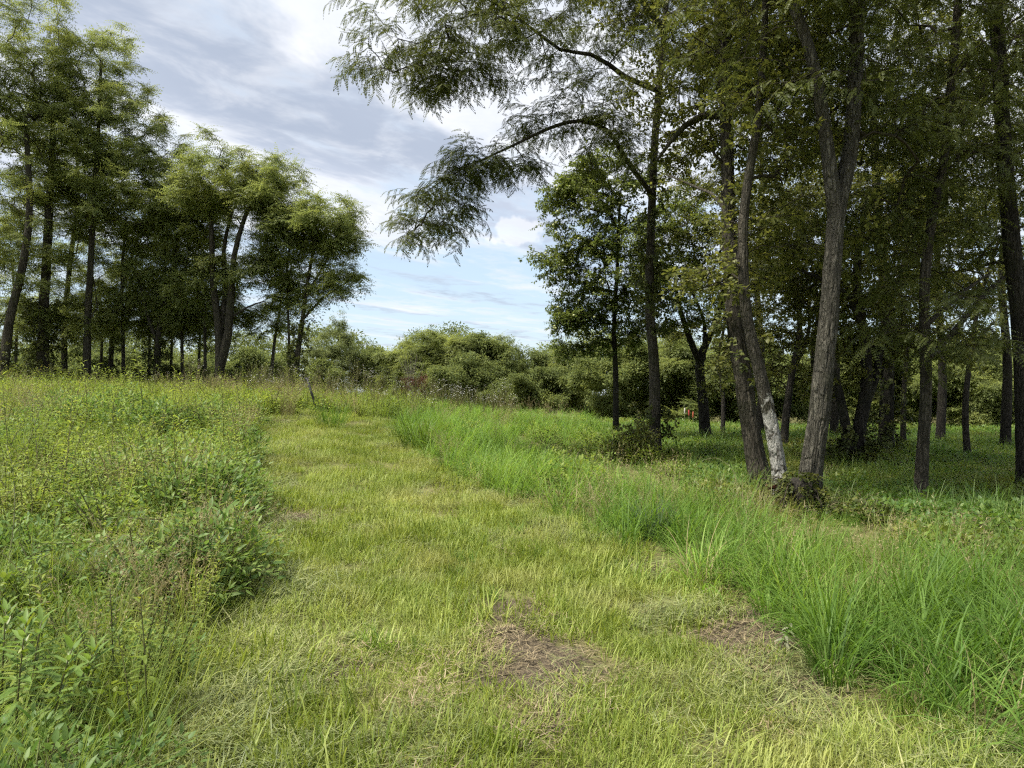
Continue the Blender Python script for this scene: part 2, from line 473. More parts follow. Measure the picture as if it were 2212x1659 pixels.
# ------------------------------------------------------------------ scattering
PROTO = {}
def proto(key, mb_list, mats):
    """prototype pieces, used only through the scatter below"""
    obs = []
    for q, mb in enumerate(mb_list):
        obs.append(bpy.data.objects.new('piece_' + key, mb.mesh('piece_' + key, mats)))
    PROTO[key] = obs

def scatter(name, key, pts, rot, scl, tint=None, parent=None, loc=(0, 0, 0)):
    """one object: many small pieces set on points with geometry nodes"""
    n = len(pts)
    me = bpy.data.meshes.new(name)
    me.vertices.add(n)
    me.vertices.foreach_set('co', np.asarray(pts, np.float32).ravel())
    for nm, typ, dat in (('rot', 'FLOAT_VECTOR', rot), ('scl', 'FLOAT_VECTOR', scl)):
        at = me.attributes.new(nm, typ, 'POINT')
        at.data.foreach_set('vector', np.asarray(dat, np.float32).ravel())
    at = me.attributes.new('tint', 'FLOAT', 'POINT')
    at.data.foreach_set('value', np.asarray(rng.random(n) if tint is None else tint, np.float32))
    obs = PROTO[key]
    at = me.attributes.new('pick', 'INT', 'POINT')
    at.data.foreach_set('value', rng.integers(0, len(obs), n).astype(np.int32))
    gk = 'scatter_' + key
    ng = bpy.data.node_groups.get(gk)
    if ng is None:
        ng = bpy.data.node_groups.new(gk, 'GeometryNodeTree')
        ng.interface.new_socket('Geometry', in_out='INPUT', socket_type='NodeSocketGeometry')
        ng.interface.new_socket('Geometry', in_out='OUTPUT', socket_type='NodeSocketGeometry')
        kk = NT(ng)
        gi = kk.n('NodeGroupInput')
        go = kk.n('NodeGroupOutput')
        g2i = kk.n('GeometryNodeGeometryToInstance')
        for ob in obs:
            oi = kk.n('GeometryNodeObjectInfo', ins={'Object': ob, 'As Instance': False})
            ng.links.new(oi.outputs['Geometry'], g2i.inputs[0])
        def attr(nm, typ):
            nd = kk.n('GeometryNodeInputNamedAttribute', data_type=typ)
            nd.inputs['Name'].default_value = nm
            return nd.outputs['Attribute']
        ip = kk.n('GeometryNodeInstanceOnPoints')
        ng.links.new(gi.outputs[0], ip.inputs['Points'])
        ng.links.new(g2i.outputs[0], ip.inputs['Instance'])
        ip.inputs['Pick Instance'].default_value = True
        ng.links.new(attr('pick', 'INT'), ip.inputs['Instance Index'])
        e2r = kk.n('FunctionNodeEulerToRotation')
        ng.links.new(attr('rot', 'FLOAT_VECTOR'), e2r.inputs[0])
        ng.links.new(e2r.outputs[0], ip.inputs['Rotation'])
        ng.links.new(attr('scl', 'FLOAT_VECTOR'), ip.inputs['Scale'])
        ng.links.new(ip.outputs[0], go.inputs[0])
    o = link(name, me, parent, loc, 'stuff')
    md = o.modifiers.new('scatter', 'NODES')
    md.node_group = ng
    return o

def U(a, b, n=None):
    return rng.uniform(a, b, n)

# --- leaf sprays ------------------------------------------------------------
def pinnate(mb, base, d, n, L, pairs, leaf, wid, droop, mi=0):
    """one compound leaf: leaflets in pairs along a drooping stalk"""
    s = np.cross(d, n)
    f = np.linspace(.12, 1, pairs)
    rp = base + d * (f * L)[:, None] - n * (droop * L * f ** 2)[:, None]
    tg = unit(d[None] - n[None] * (2 * droop * f)[:, None])
    nn = unit(n[None] + d[None] * (2 * droop * f)[:, None])
    taper = .6 + .4 * np.sin(np.pi * np.clip(f * .9 + .1, 0, 1))
    for sg in (-1, 1):
        dd_ = unit(tg * .42 + sg * s[None] * .9 - nn * U(.05, .45, pairs)[:, None])
        V, fc = rhombs(rp, dd_, unit(nn + U(-.3, .3, (pairs, 3))), leaf * taper * U(.85, 1.1, pairs), wid * taper)
        mb.add(V, fc, np.repeat(U(0, 1, pairs) * .5 + U(0, .5), 4), mi)
    V, fc = rhombs(rp[-1:], tg[-1:], nn[-1:], leaf, wid)
    mb.add(V, fc, .5, mi)

def locust_spray():
    mb = MB()
    L = U(.42, .6)
    f = np.linspace(0, 1, 6)
    tw = np.stack([f * L, .04 * np.sin(f * 4 + U(0, 6)), -.10 * f ** 2], 1)
    tube(mb, tw, .005 * (1 - .7 * f), 3, .2, 1, cap=False)
    for q in range(7):
        p = tw[0] * 0 + np.array([L * (q + .8) / 7, 0, -.10 * ((q + .8) / 7) ** 2])
        az = (1 if q % 2 else -1) * U(.5, 1.3)
        d = unit(np.array([math.cos(az), math.sin(az), U(-.55, .15)]))
        n = unit(np.cross(np.cross(d, [0, 0, 1.0]), d) + U(-.25, .25, 3))
        n = unit(n - d * (n @ d))
        pinnate(mb, p, d, n, U(.17, .27), 9, U(.040, .050), .024, U(.2, .6))
    return mb

def tuft_spray():
    """a whorl of long compound leaves that arch out and hang"""
    mb = MB()
    tube(mb, [(0, 0, -.22), (0, .01, -.1), (0, 0, .02)], [.007, .006, .003], 3, .2, 1, cap=False)
    m_ = 9
    for q in range(m_):
        az = 2 * math.pi * (q + U(-.3, .3)) / m_
        d = unit(np.array([math.cos(az), math.sin(az), U(.0, .65)]))
        n = unit(np.cross(np.cross(d, [0, 0, 1.0]), d))
        pinnate(mb, np.array([0, 0, -U(0, .12)]), d, n, U(.36, .56), 7, U(.10, .13), .046, U(.35, .85))
    return mb

def oval_spray(nl=16, L=.36, leaf=.075, wid=.045):
    mb = MB()
    f = np.linspace(0, 1, 5)
    tw = np.stack([f * L, .03 * np.sin(f * 5), -.06 * f ** 2], 1)
    tube(mb, tw, .005 * (1 - .7 * f), 3, .2, 1, cap=False)
    ff = U(.05, 1, nl)
    b = np.stack([ff * L, 0 * ff, -.06 * ff ** 2], 1)
    d = unit(np.stack([U(-.1, .8, nl), U(-1, 1, nl), U(-.7, .55, nl)], 1))
    nn = np.cross(np.cross(d, np.array([0, 0, 1.0])), d) + U(-.45, .45, (nl, 3))
    nn = unit(nn - d * (nn * d).sum(1, keepdims=True))
    V, fc = ovals(b + d * .02, d, nn, leaf * U(.7, 1.15, nl), wid * U(.8, 1.1, nl))
    mb.add(V, fc, np.repeat(U(0, 1, nl), 8))
    return mb

def clump_spray(nl=46, rad=.42, leaf=.16, wid=.085):
    """a head of far foliage, leaf-sized faces spread through a flattened lump"""
    mb = MB()
    d0 = unit(rng.normal(size=(nl, 3)))
    r0 = rad * U(.25, 1, nl) ** .5
    b = d0 * r0[:, None] * np.array([1, 1, .55])
    d = unit(d0 * .7 + rng.normal(size=(nl, 3)) * .5 + np.array([0, 0, -.25]))
    nn = np.array([0, 0, 1.0]) + rng.normal(size=(nl, 3)) * .45 + d0 * .3
    nn = unit(nn - d * (nn * d).sum(1, keepdims=True))
    V, fc = rhombs(b, d, nn, leaf * U(.6, 1.2, nl), wid * U(.7, 1.1, nl))
    mb.add(V, fc, np.repeat(U(0, 1, nl), 4))
    return mb

proto('locust', [locust_spray() for _ in range(5)], [M['locust'], M['twig']])
proto('tuft', [tuft_spray() for _ in range(5)], [M['tuft'], M['twig']])
proto('fruitleaf', [oval_spray() for _ in range(5)], [M['fruitleaf'], M['twig']])
proto('appleleaf', [oval_spray() for _ in range(5)], [M['appleleaf'], M['twig']])
proto('weedspray', [oval_spray(24, .34, .068, .020) for _ in range(4)], [M['weed_green'], M['stem']])
proto('weedspray_pale', [oval_spray(20, .32, .06, .028) for _ in range(4)], [M['weed'], M['stem']])
proto('ivy', [oval_spray(16, .22, .07, .06) for _ in range(4)], [M['ivy'], M['twig']])
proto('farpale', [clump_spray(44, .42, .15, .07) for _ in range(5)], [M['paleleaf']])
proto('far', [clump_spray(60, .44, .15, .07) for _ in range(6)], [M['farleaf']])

# ------------------------------------------------------------------ trees
def ridges(amp, kang=5.0, kz=2.6):
    def f(pts, ang, rad):
        A = ang[None, :] + .25 * (vnoise(pts[:, 2] * 2.2, 3.1)[:, None] - .5)
        zc = pts[:, 2][:, None]
        c1 = vnoise(np.cos(A) * kang, np.sin(A) * kang, zc * kz + 3 * vnoise(np.cos(A) * 2, np.sin(A) * 2, zc * 4))
        c2 = vnoise(np.cos(A) * kang * 2.3, np.sin(A) * kang * 2.3, zc * kz * 2.2)
        rd = 1 - np.abs(2 * c1 - 1) * 1.1 + .45 * c2
        lump = vnoise(np.cos(A) * 1.1, np.sin(A) * 1.1, zc * 1.1) - .5
        return rad[:, None] * (amp * (rd - .7) + .16 * lump)
    return f

def tree(name, label, cat, base, trunk, r0, r1, crowns=(), boughs=(), stems=(), spray='locust', bark='bark', group=None,
         leaf_every=1, leaf_r=.016, sscale=1.0, sides=14, rid=.12, step=.3, minh=0.0, vines=(), tipr=.0055, droop=.15, bow=.10, flare=.35, step_t=.35, limb_r=.03, leaf_last=99, rag=.8):
    """trunk/boughs/stems: points in the world. crowns: (centre, radii, number of shoots)."""
    base = np.asarray(base, float)
    th = thing(name, label, cat, base, group)
    tp = spline(trunk, step) - base
    cum = np.concatenate([[0], np.cumsum(np.linalg.norm(np.diff(tp, axis=0), axis=1))])
    tr = r0 + (r1 - r0) * (cum / cum[-1]) ** .9
    tr = tr * (1 + flare * np.exp(-np.maximum(tp[:, 2], 0) / .22))
    mb = MB()
    tube(mb, tp, tr, sides, disp=ridges(rid))
    link('trunk', mb.mesh('trunk', M[bark]), th)
    for sp_, ra, rb in stems:
        p = spline(sp_, step) - base
        mb = MB()
        tube(mb, p, np.linspace(ra, rb, len(p)), max(8, sides - 4), disp=ridges(rid))
        link('stem', mb.mesh('stem', M[bark]), th)
    # skeleton: nodes joined to the nearest wood below them
    pos = [*tp]; par = [-1] + list(range(len(tp) - 1)); fixed = [*tr]; chains = []
    for sp_, ra, rb in stems:
        p = spline(sp_, step) - base
        s0 = len(pos)
        pos += [*p]; par += [0] + list(range(s0, s0 + len(p) - 1)); fixed += list(np.linspace(ra, rb, len(p)))
    for sp_, ra, rb in boughs:
        p = spline(sp_, step_t) - base
        pa = np.array(pos)
        k0 = int(np.argmin(np.linalg.norm(pa - p[0], axis=1)))
        s0 = len(pos)
        pos += [*p]; par += [k0] + list(range(s0, s0 + len(p) - 1)); fixed += list(np.linspace(ra, rb, len(p)))
        chains.append([k0] + list(range(s0, s0 + len(p))))
    tg = []
    for c_, rr, n in crowns:
        d = unit(rng.normal(size=(n, 3)))
        q = np.asarray(c_) - base + d * (U(.12, 1, n) ** .45)[:, None] * np.asarray(rr)
        q += (np.stack([vnoise(q[:, 0] * .8, q[:, 1] * .8, q[:, 2] * .8 + s) for s in (1, 40, 80)], 1) - .5) * rag
        tg.append(q)
    tips = []
    if tg:
        tg = np.concatenate(tg)
        pa = np.array(pos)
        d0 = np.min(np.linalg.norm(tg[:, None] - pa[None], axis=2), axis=1) if len(pa) < 600 else U(0, 1, len(tg))
        tg = tg[np.argsort(d0 + U(0, .6, len(tg)))]
        cap = len(pos) + len(tg) * 26
        PA = np.full((cap, 3), 1e6)
        PA[:len(pos)] = pos
        PEN = np.zeros(cap)
        PEN[:len(pos)] = np.where(np.array(pos)[:, 2] < minh, 50, 0)
        for q in tg:
            n0 = len(pos)
            dv = q - PA[:n0]
            D = np.linalg.norm(dv, axis=1)
            cost = D + PEN[:n0] + np.maximum(0, -dv[:, 2] + .1) * .9
            k0 = int(np.argmin(cost))
            L = D[k0]
            if L < .12:
                continue
            m_ = int(min(24, max(2, round(L / step_t))))
            f = (np.arange(m_) + 1) / m_
            side = unit(rng.normal(size=3))
            pp = PA[k0] + dv[k0] * f[:, None] + side * (np.sin(f * np.pi * U(.8, 2.2)) * L * .07)[:, None]
            pp[:, 2] += np.sin(f * np.pi) * L * bow - droop * L * .3 * f ** 3
            PA[n0:n0 + m_] = pp
            pos += [*pp]; par += [k0] + list(range(n0, n0 + m_ - 1)); fixed += [0] * m_
            chains.append([k0] + list(range(n0, n0 + m_)))
    pos = np.array(pos); par = np.array(par); fixed = np.array(fixed)
    n = len(pos)
    e = 2.35
    acc = np.zeros(n)
    has = np.zeros(n, bool)
    rad = np.zeros(n)
    for q in range(n - 1, -1, -1):
        rad[q] = max((acc[q] if has[q] else tipr ** e) ** (1 / e), fixed[q] if fixed[q] else 0)
        if fixed[q] and q >= len(tp):
            rad[q] = fixed[q]
        if par[q] >= 0:
            acc[par[q]] += min(rad[q], .12) ** e
            has[par[q]] = True
    tw = MB()
    lp, ld = [], []
    for ch in chains:
        p = pos[ch]
        r_ = np.minimum(rad[ch], np.concatenate([[rad[ch[1]]], rad[ch[1:]]]))
        big = r_[0]
        sd_ = 8 if big > .04 else 5 if big > .014 else 3
        if big > limb_r:
            mb = MB()
            tube(mb, p, r_, 9, disp=ridges(.08, 3.0))
            link('branch', mb.mesh('branch', M[bark]), th)
        else:
            tube(tw, p, r_, sd_, .4, cap=False)
        ok = np.where(r_[1:] < leaf_r)[0] + 1
        ok = ok[ok > len(p) - 1 - leaf_last]
        for q in ok:
            dv = p[q] - p[q - 1]
            for z in range(leaf_every):
                lp.append(p[q - 1] + dv * U(.2, 1) + rng.normal(size=3) * .05)
                ld.append(dv)
    if tw.n:
        link('twigs', tw.mesh('twigs', M['twig'] if bark != 'dead' else M['dead']), th, kind='stuff')
    if lp and spray:
        lp, ld = np.array(lp), np.array(ld)
        m_ = len(lp)
        yaw = np.arctan2(ld[:, 1], ld[:, 0]) + U(-1.2, 1.2, m_)
        el = np.arctan2(ld[:, 2], np.hypot(ld[:, 0], ld[:, 1]))
        if spray in ('tuft', 'far', 'farpale'):
            rot = np.stack([U(-.6, .6, m_), U(-.6, .6, m_), U(0, 6.28, m_)], 1)
        else:
            rot = np.stack([U(-.5, .5, m_), -el * .4 + U(-.25, .5, m_), yaw], 1)
        s = sscale * U(.75, 1.2, m_)
        tint = np.clip(.25 + .5 * vnoise(lp[:, 0] * .9, lp[:, 1] * .9, lp[:, 2] * .9 + base[0]) + U(-.22, .22, m_), 0, 1)
        scatter('crown', spray, lp, rot, np.repeat(s[:, None], 3, 1), tint, th)
    for (h0, h1, cnt, spread) in vines:
        hs = U(h0, h1, cnt)
        ct = np.stack([np.interp(hs, tp[:, 2], tp[:, c_]) for c_ in range(3)], 1)
        rr = np.interp(hs, tp[:, 2], tr) + U(-.02, spread, cnt)
        az = U(0, 6.28, cnt)
        ct += np.stack([np.cos(az) * rr, np.sin(az) * rr, 0 * az], 1)
        rot = np.stack([U(-.6, .6, cnt), U(-.2, 1.1, cnt), az + U(-.7, .7, cnt)], 1)
        scatter('vine', 'ivy', ct, rot, np.repeat(U(.7, 1.3, cnt)[:, None], 3, 1), None, th)
    return th

def TP(*pts):
    """points given as photo x, y and distance"""
    return [P(*p) for p in pts]

def grounded(pts, sink=.12):
    b = pts[0].copy()
    b[2] = float(T(b[0], b[1])) - sink
    return b

def std(name, label, cat, tpts, r0, r1, crowns, **kw):
    tr = TP(*tpts)
    b = grounded(tr)
    gb = b.copy(); gb[2] += .12
    if abs(tr[0][2] - gb[2]) > .05:
        tr[0] = np.array([tr[0][0], tr[0][1], min(tr[0][2], gb[2])])
    tr[0] = b
    cr = [(P(a, b_, d), rr, n) for (a, b_, d, rr, n) in crowns]
    for kk in ('boughs', 'stems'):
        if kk in kw:
            kw[kk] = [(TP(*q), ra, rb) for q, ra, rb in kw[kk]]
    return tree(name, label, cat, gb, tr, r0, r1, cr, **kw)

GR, GL, GB = 'trees shading the ground right of the mown path', 'stand of tall trees along the rise', 'trees and bushes behind the meadow'

# right-hand group
std('locust_tree', 'slim straight tree with hanging feathery boughs reaching over the meadow', 'tree',
    [(1415, 965, 14.72), (1413, 800, 14.72), (1404, 650, 14.72), (1409, 450, 14.72), (1420, 250, 14.72), (1440, 20, 14.72), (1450, -200, 14.72), (1440, -330, 14.72)], 0.123, 0.038,
    [(950, 440, 12.88, (.75, .8, .50), 60), (1070, 355, 13.16, (1.0, .8, .40), 56), (1230, 225, 13.43, (1.0, 1.0, .6), 40), (1330, 330, 13.80, (.8, .9, .5), 30),
     (900, 40, 12.42, (1.3, 1.0, .95), 55), (1060, 60, 12.70, (1.2, 1.0, .9), 60), (950, 120, 12.70, (.8, .7, .45), 34), (1240, 20, 13.34, (1.6, 1.2, 1.1), 80), (1400, -90, 14.26, (2.6, 2.2, 1.7), 120),
     (1150, -150, 12.88, (2.4, 2, 1.3), 90), (1520, 60, 15.18, (1.5, 1.6, 1.4), 60)],
    boughs=[([(1410, 420, 14.63), (1351, 339, 14.17), (1317, 282, 13.80), (1255, 258, 13.52), (1187, 274, 13.34), (1108, 312, 13.16), (1035, 346, 12.97), (961, 384, 12.88), (905, 425, 12.79)], .058, .006),
            ([(1418, 190, 14.63), (1356, 164, 14.17), (1317, 135, 13.80), (1278, 113, 13.52), (1210, 102, 13.25), (1165, 68, 13.06), (1120, 34, 12.88), (1050, 20, 12.70), (960, 45, 12.51)], .058, .006),
            ([(1436, 60, 14.63), (1340, -60, 13.80), (1200, -130, 13.16), (1060, -150, 12.70)], .07, .014)],
    spray='locust', bark='bark', group=GR, leaf_every=2, sscale=.86, leaf_last=4, vines=[(2.5, 6.5, 130, .22), (.1, 1.2, 40, .25)], rid=.10, droop=.22, bow=.05, minh=3.2)
fruit_tree = std('fruit_tree', 'dense round-leaved fruit tree hung with small pale green fruits behind the slim trunk', 'tree',
    [(1330, 915, 19), (1330, 820, 19), (1327, 700, 19), (1335, 560, 19), (1340, 420, 19)], 0.086, 0.036,
    [(1275, 480, 18.6, (1.15, 1.2, 1.2), 130), (1330, 380, 18.6, (1.1, 1.2, .8), 90), (1265, 640, 18.8, (.95, 1.2, .8), 100), (1350, 560, 18.3, (1.1, 1.3, 1.5), 150), (1340, 730, 19, (1.0, 1.1, .6), 70), (1440, 620, 19.5, (1.3, 1.1, 1.4), 110), (1480, 480, 19.8, (1.2, 1.1, 1.0), 80), (1222, 560, 18.8, (.7, .8, .5), 44), (1205, 430, 18.6, (.75, .7, .35), 40), (1225, 690, 18.8, (.6, .7, .35), 30), (1250, 760, 18.8, (.5, .7, .3), 22), (1240, 370, 18.6, (.6, .7, .3), 26)],
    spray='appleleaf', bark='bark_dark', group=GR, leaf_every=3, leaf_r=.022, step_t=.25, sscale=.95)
std('forked_tree', 'dark low-forked tree behind the slim straight trunk', 'tree',
    [(1525, 945, 20), (1518, 860, 20), (1512, 780, 20), (1545, 700, 20), (1562, 640, 20), (1575, 560, 20)], 0.163, 0.063,
    [(1470, 560, 20, (1.3, 1.3, 1.0), 90), (1560, 470, 20.5, (1.6, 1.5, 1.4), 120), (1640, 600, 21, (1.2, 1.4, 1.2), 80), (1500, 700, 21, (.9, 1, .5), 30), (1480, 360, 21, (1.3, 1.5, 1.2), 70)],
    boughs=[([(1514, 790, 20), (1490, 730, 19.8), (1465, 650, 19.7), (1458, 580, 19.6)], .11, .035), ([(1520, 775, 20), (1522, 700, 20.3), (1500, 640, 20.4), (1480, 600, 20.5)], .07, .03)],
    spray='fruitleaf', bark='bark_dark', group=GR, leaf_every=2, leaf_r=.02, step_t=.3)
std('locust_tree', 'thick dark-topped trunk leaning behind the pale blotched trunk', 'tree',
    [(1645, 1045, 11.40), (1622, 930, 11.40), (1605, 820, 11.40), (1588, 700, 11.40), (1576, 500, 11.40), (1573, 330, 11.40), (1566, 150, 11.40), (1556, 0, 11.40), (1540, -250, 11.40), (1530, -420, 11.40)], 0.148, 0.053,
    [(1500, 170, 11.88, (1.1, 1.3, 1.0), 70), (1640, 130, 12.35, (1.3, 1.5, 1.2), 90), (1500, -100, 11.40, (2.0, 2.2, 1.3), 110), (1650, 330, 12.73, (1.0, 1.2, .9), 60), (1500, 330, 12.82, (.6, .8, .5), 22), (1440, -300, 11.40, (2.4, 2.6, 1.5), 100)],
    boughs=[([(1575, 245, 11.40), (1520, 247, 11.49), (1481, 269, 11.59), (1450, 304, 11.69), (1420, 345, 11.78)], .075, .02), ([(1573, 360, 11.40), (1545, 330, 11.30), (1535, 290, 11.30)], .03, .015), ([(1560, 100, 11.40), (1600, 40, 11.59), (1640, 0, 11.88), (1700, -60, 12.16)], .06, .02)],
    spray='fruitleaf', bark='bark', group=GR, leaf_every=2, leaf_last=3, sides=64, step=.05, rid=.20, minh=2.6, leaf_r=.018, vines=[(1.6, 2.9, 40, .25)])
std('blotched_tree', 'pale grey-white blotched trunk with peeling bark beside the stump', 'tree',
    [(1692, 1105, 9.21), (1680, 1000, 9.21), (1660, 890, 9.21), (1640, 800, 9.21), (1615, 690, 9.21), (1606, 560, 9.21), (1612, 430, 9.21), (1640, 250, 9.21), (1655, 60, 9.21), (1660, -120, 9.21)], 0.095, 0.030,
    [(1700, 480, 9.59, (.9, 1.0, .9), 50), (1560, 600, 9.59, (.6, .8, .5), 18), (1700, 250, 9.78, (1.0, 1.1, .9), 55), (1650, -60, 9.40, (1.6, 1.6, 1.0), 70)],
    boughs=[([(1606, 600, 9.21), (1560, 440, 9.96), (1510, 405, 10.53), (1440, 375, 11.28)], .035, .012)],
    spray='fruitleaf', bark='bark_pale', group=GR, leaf_every=2, sides=56, step=.05, rid=.18, minh=2.8)
std('locust_tree', 'large furrowed grey trunk leaning right and forking high up, nearest of the right-hand trees', 'tree',
    [(1742, 1125, 8.79), (1752, 1010, 8.79), (1770, 890, 8.79), (1778, 800, 8.79), (1792, 680, 8.79), (1800, 570, 8.79), (1812, 450, 8.79), (1838, 330, 8.79), (1850, 200, 8.79), (1856, 60, 8.79), (1862, -150, 8.79), (1880, -420, 8.79)], 0.127, 0.058,
    [(1760, 180, 9.45, (1.2, 1.4, .9), 70), (1900, 250, 9.64, (1.2, 1.3, .9), 70), (1700, -80, 8.88, (1.8, 1.9, 1.1), 90), (1950, -50, 9.07, (1.8, 2.0, 1.2), 90), (1820, -350, 8.88, (2.4, 2.6, 1.3), 110), (1960, 430, 10.02, (.9, 1.0, .6), 36)],
    stems=[],
    boughs=[([(1808, 470, 8.79), (1797, 380, 8.74), (1785, 280, 8.69), (1765, 150, 8.65), (1735, 50, 8.60), (1705, -30, 8.60), (1660, -160, 8.50)], .095, .05)],
    spray='locust', bark='bark_furrowed', group=GR, leaf_every=1, leaf_last=3, sides=90, step=.04, rid=.22, minh=3.4, droop=.4)
std('multi_stem_tree', 'dark twin-stemmed tree with leafy suckers right of the furrowed trunk', 'tree',
    [(1848, 1005, 14), (1855, 930, 14), (1868, 860, 14), (1872, 780, 14), (1862, 690, 14), (1852, 600, 14), (1862, 500, 14), (1880, 400, 14)], 0.138, 0.045,
    [(1800, 640, 14.2, (1.2, 1.3, .8), 80), (1930, 620, 14.4, (1.3, 1.4, .9), 90), (1850, 480, 14.5, (1.7, 1.7, 1.2), 140), (1730, 560, 15, (1.2, 1.3, 1.0), 80), (1960, 480, 14.8, (1.4, 1.5, 1.1), 90), (1820, 820, 14.2, (.7, .8, .6), 36), (1930, 760, 15, (1.1, 1.0, .5), 50), (2060, 735, 14, (1.2, 1.1, .5), 50), (1780, 745, 15, (1.0, 1.0, .4), 40)],
    stems=[([(1838, 1005, 14), (1828, 930, 14), (1815, 860, 13.9), (1800, 800, 13.8)], .12, .06)],
    boughs=[([(1868, 880, 14), (1890, 820, 14.1), (1905, 740, 14.2), (1925, 650, 14.3), (1960, 560, 14.4)], .085, .03), ([(1868, 720, 14), (1835, 640, 13.8), (1770, 600, 13.6), (1700, 570, 13.5)], .06, .02)],
    spray='fruitleaf', bark='bark_dark', group=GR, leaf_every=2, leaf_r=.02, vines=[(.1, .9, 60, .3)], rid=.18, sides=20, step=.15)
std('locust_tree', 'ivied dark trunk standing farther back between two right-hand trees', 'tree',
    [(1913, 975, 17), (1915, 860, 17), (1918, 760, 17), (1915, 640, 17), (1900, 500, 17), (1895, 350, 17), (1890, 200, 17)], 0.172, 0.072,
    [(1900, 330, 17.5, (2.2, 2.0, 1.7), 130), (2040, 420, 18, (1.8, 2, 1.4), 100), (1780, 400, 18, (1.7, 2, 1.3), 90), (2000, 640, 17.5, (1.2, 1.2, .7), 50), (1900, 130, 17.5, (2.6, 2.2, 1.6), 110)],
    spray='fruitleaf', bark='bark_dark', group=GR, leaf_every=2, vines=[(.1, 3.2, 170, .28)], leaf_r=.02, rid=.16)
std('locust_tree', 'slender bare trunk with low feathery foliage, second from the right edge', 'tree',
    [(1985, 1100, 9.60), (1992, 980, 9.60), (2000, 850, 9.60), (1998, 720, 9.60), (2000, 600, 9.60), (2015, 480, 9.60), (2040, 360, 9.60), (2058, 200, 9.60), (2075, 20, 9.60), (2090, -200, 9.60)], 0.076, 0.041,
    [(2010, 690, 9.31, (.75, .8, .5), 36), (2080, 300, 10.08, (1.2, 1.3, 1.0), 70), (1980, 480, 9.98, (.8, 1.0, .7), 40), (2100, 60, 9.98, (1.5, 1.5, 1.0), 80), (2050, -200, 9.60, (2.2, 2.2, 1.2), 100)],
    boughs=[([(2005, 770, 9.70), (2030, 750, 10.18), (2075, 700, 10.56), (2115, 650, 10.85), (2170, 600, 11.14), (2250, 560, 11.52)], .055, .02), ([(2003, 700, 9.60), (2050, 660, 9.89), (2090, 625, 10.08), (2140, 590, 10.37)], .04, .015)],
    spray='locust', bark='bark', group=GR, leaf_every=1, leaf_last=3, sides=40, step=.06, rid=.18, minh=1.9)
std('locust_tree', 'thick black trunk cut by the right edge of the view', 'tree',
    [(2222, 1095, 10.5), (2218, 950, 10.5), (2212, 800, 10.5), (2205, 680, 10.5), (2192, 560, 10.5), (2180, 420, 10.5), (2172, 280, 10.5), (2164, 120, 10.5), (2158, 0, 10.5), (2150, -250, 10.5)], 0.142, 0.072,
    [(2150, 230, 11, (1.2, 1.4, 1.0), 70), (2250, 400, 11, (1.3, 1.5, 1.1), 70), (2120, 560, 11.5, (1.1, 1.1, .7), 46), (2150, -100, 10.5, (2.2, 2.2, 1.4), 100), (2300, 100, 11, (2, 2, 1.6), 80)],
    boughs=[([(2170, 60, 10.5), (2140, 20, 10.6), (2100, 5, 10.7)], .05, .02), ([(2185, 480, 10.5), (2140, 500, 10.8), (2080, 480, 11)], .03, .012)],
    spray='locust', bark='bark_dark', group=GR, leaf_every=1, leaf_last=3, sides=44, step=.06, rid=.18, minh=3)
std('slim_tree', 'thin crooked tree deep in the shade between the blotched and furrowed trunks', 'tree',
    [(1690, 955, 17.5), (1700, 880, 17.5), (1712, 800, 17.5), (1728, 720, 17.5), (1722, 640, 17.5), (1700, 560, 17.5)], 0.103, 0.045,
    [(1700, 640, 18, (1.3, 1.3, .9), 80), (1680, 500, 18, (1.6, 1.6, 1.2), 100), (1760, 740, 18, (.9, 1, .5), 40), (1640, 740, 18, (1.2, 1, .6), 56), (1590, 800, 18.5, (.8, .9, .5), 34), (1690, 830, 18, (.7, .8, .5), 30)],
    boughs=[([(1712, 800, 17.5), (1745, 730, 17.5), (1750, 650, 17.6)], .06, .03)],
    spray='fruitleaf', bark='bark_dark', group=GR, leaf_every=2, leaf_r=.02)

for px, py, d, pts, lab in [(2090, 985, 16, [(2085, 880), (2098, 760), (2120, 640), (2160, 520)], 'thin crooked dark stem between the slender bare trunk and the right edge'), (1950, 965, 18.5, [(1952, 850), (1960, 740), (1945, 640), (1962, 500)], 'thin dark stem close behind the slender bare trunk'),
                            (1770, 950, 19, [(1766, 860), (1755, 770), (1768, 660), (1750, 540)], 'thin dark stem half hidden by the furrowed trunk'), (1560, 930, 23, [(1562, 860), (1552, 780), (1566, 690), (1556, 600)], 'thin stem far back between the forked tree and the leaning trunk')]:
    std('slim_tree', lab, 'tree', [(px, py, d)] + [(a_, b_, d) for a_, b_ in pts], .075, .03, [(pts[-1][0], pts[-1][1], d, (1.2, 1.2, .9), 46), (pts[-1][0] + 40, pts[-1][1] + 90, d, (1.0, 1.0, .5), 24)],
        boughs=[([(*pts[1], d), (pts[1][0] + 45, pts[1][1] - 60, d), (pts[1][0] + 110, pts[1][1] - 100, d)], .04, .012), ([(*pts[2], d), (pts[2][0] - 40, pts[2][1] - 50, d), (pts[2][0] - 90, pts[2][1] - 60, d)], .03, .01)],
        spray='fruitleaf', bark='bark_dark', group=GR, leaf_every=2, leaf_r=.02)

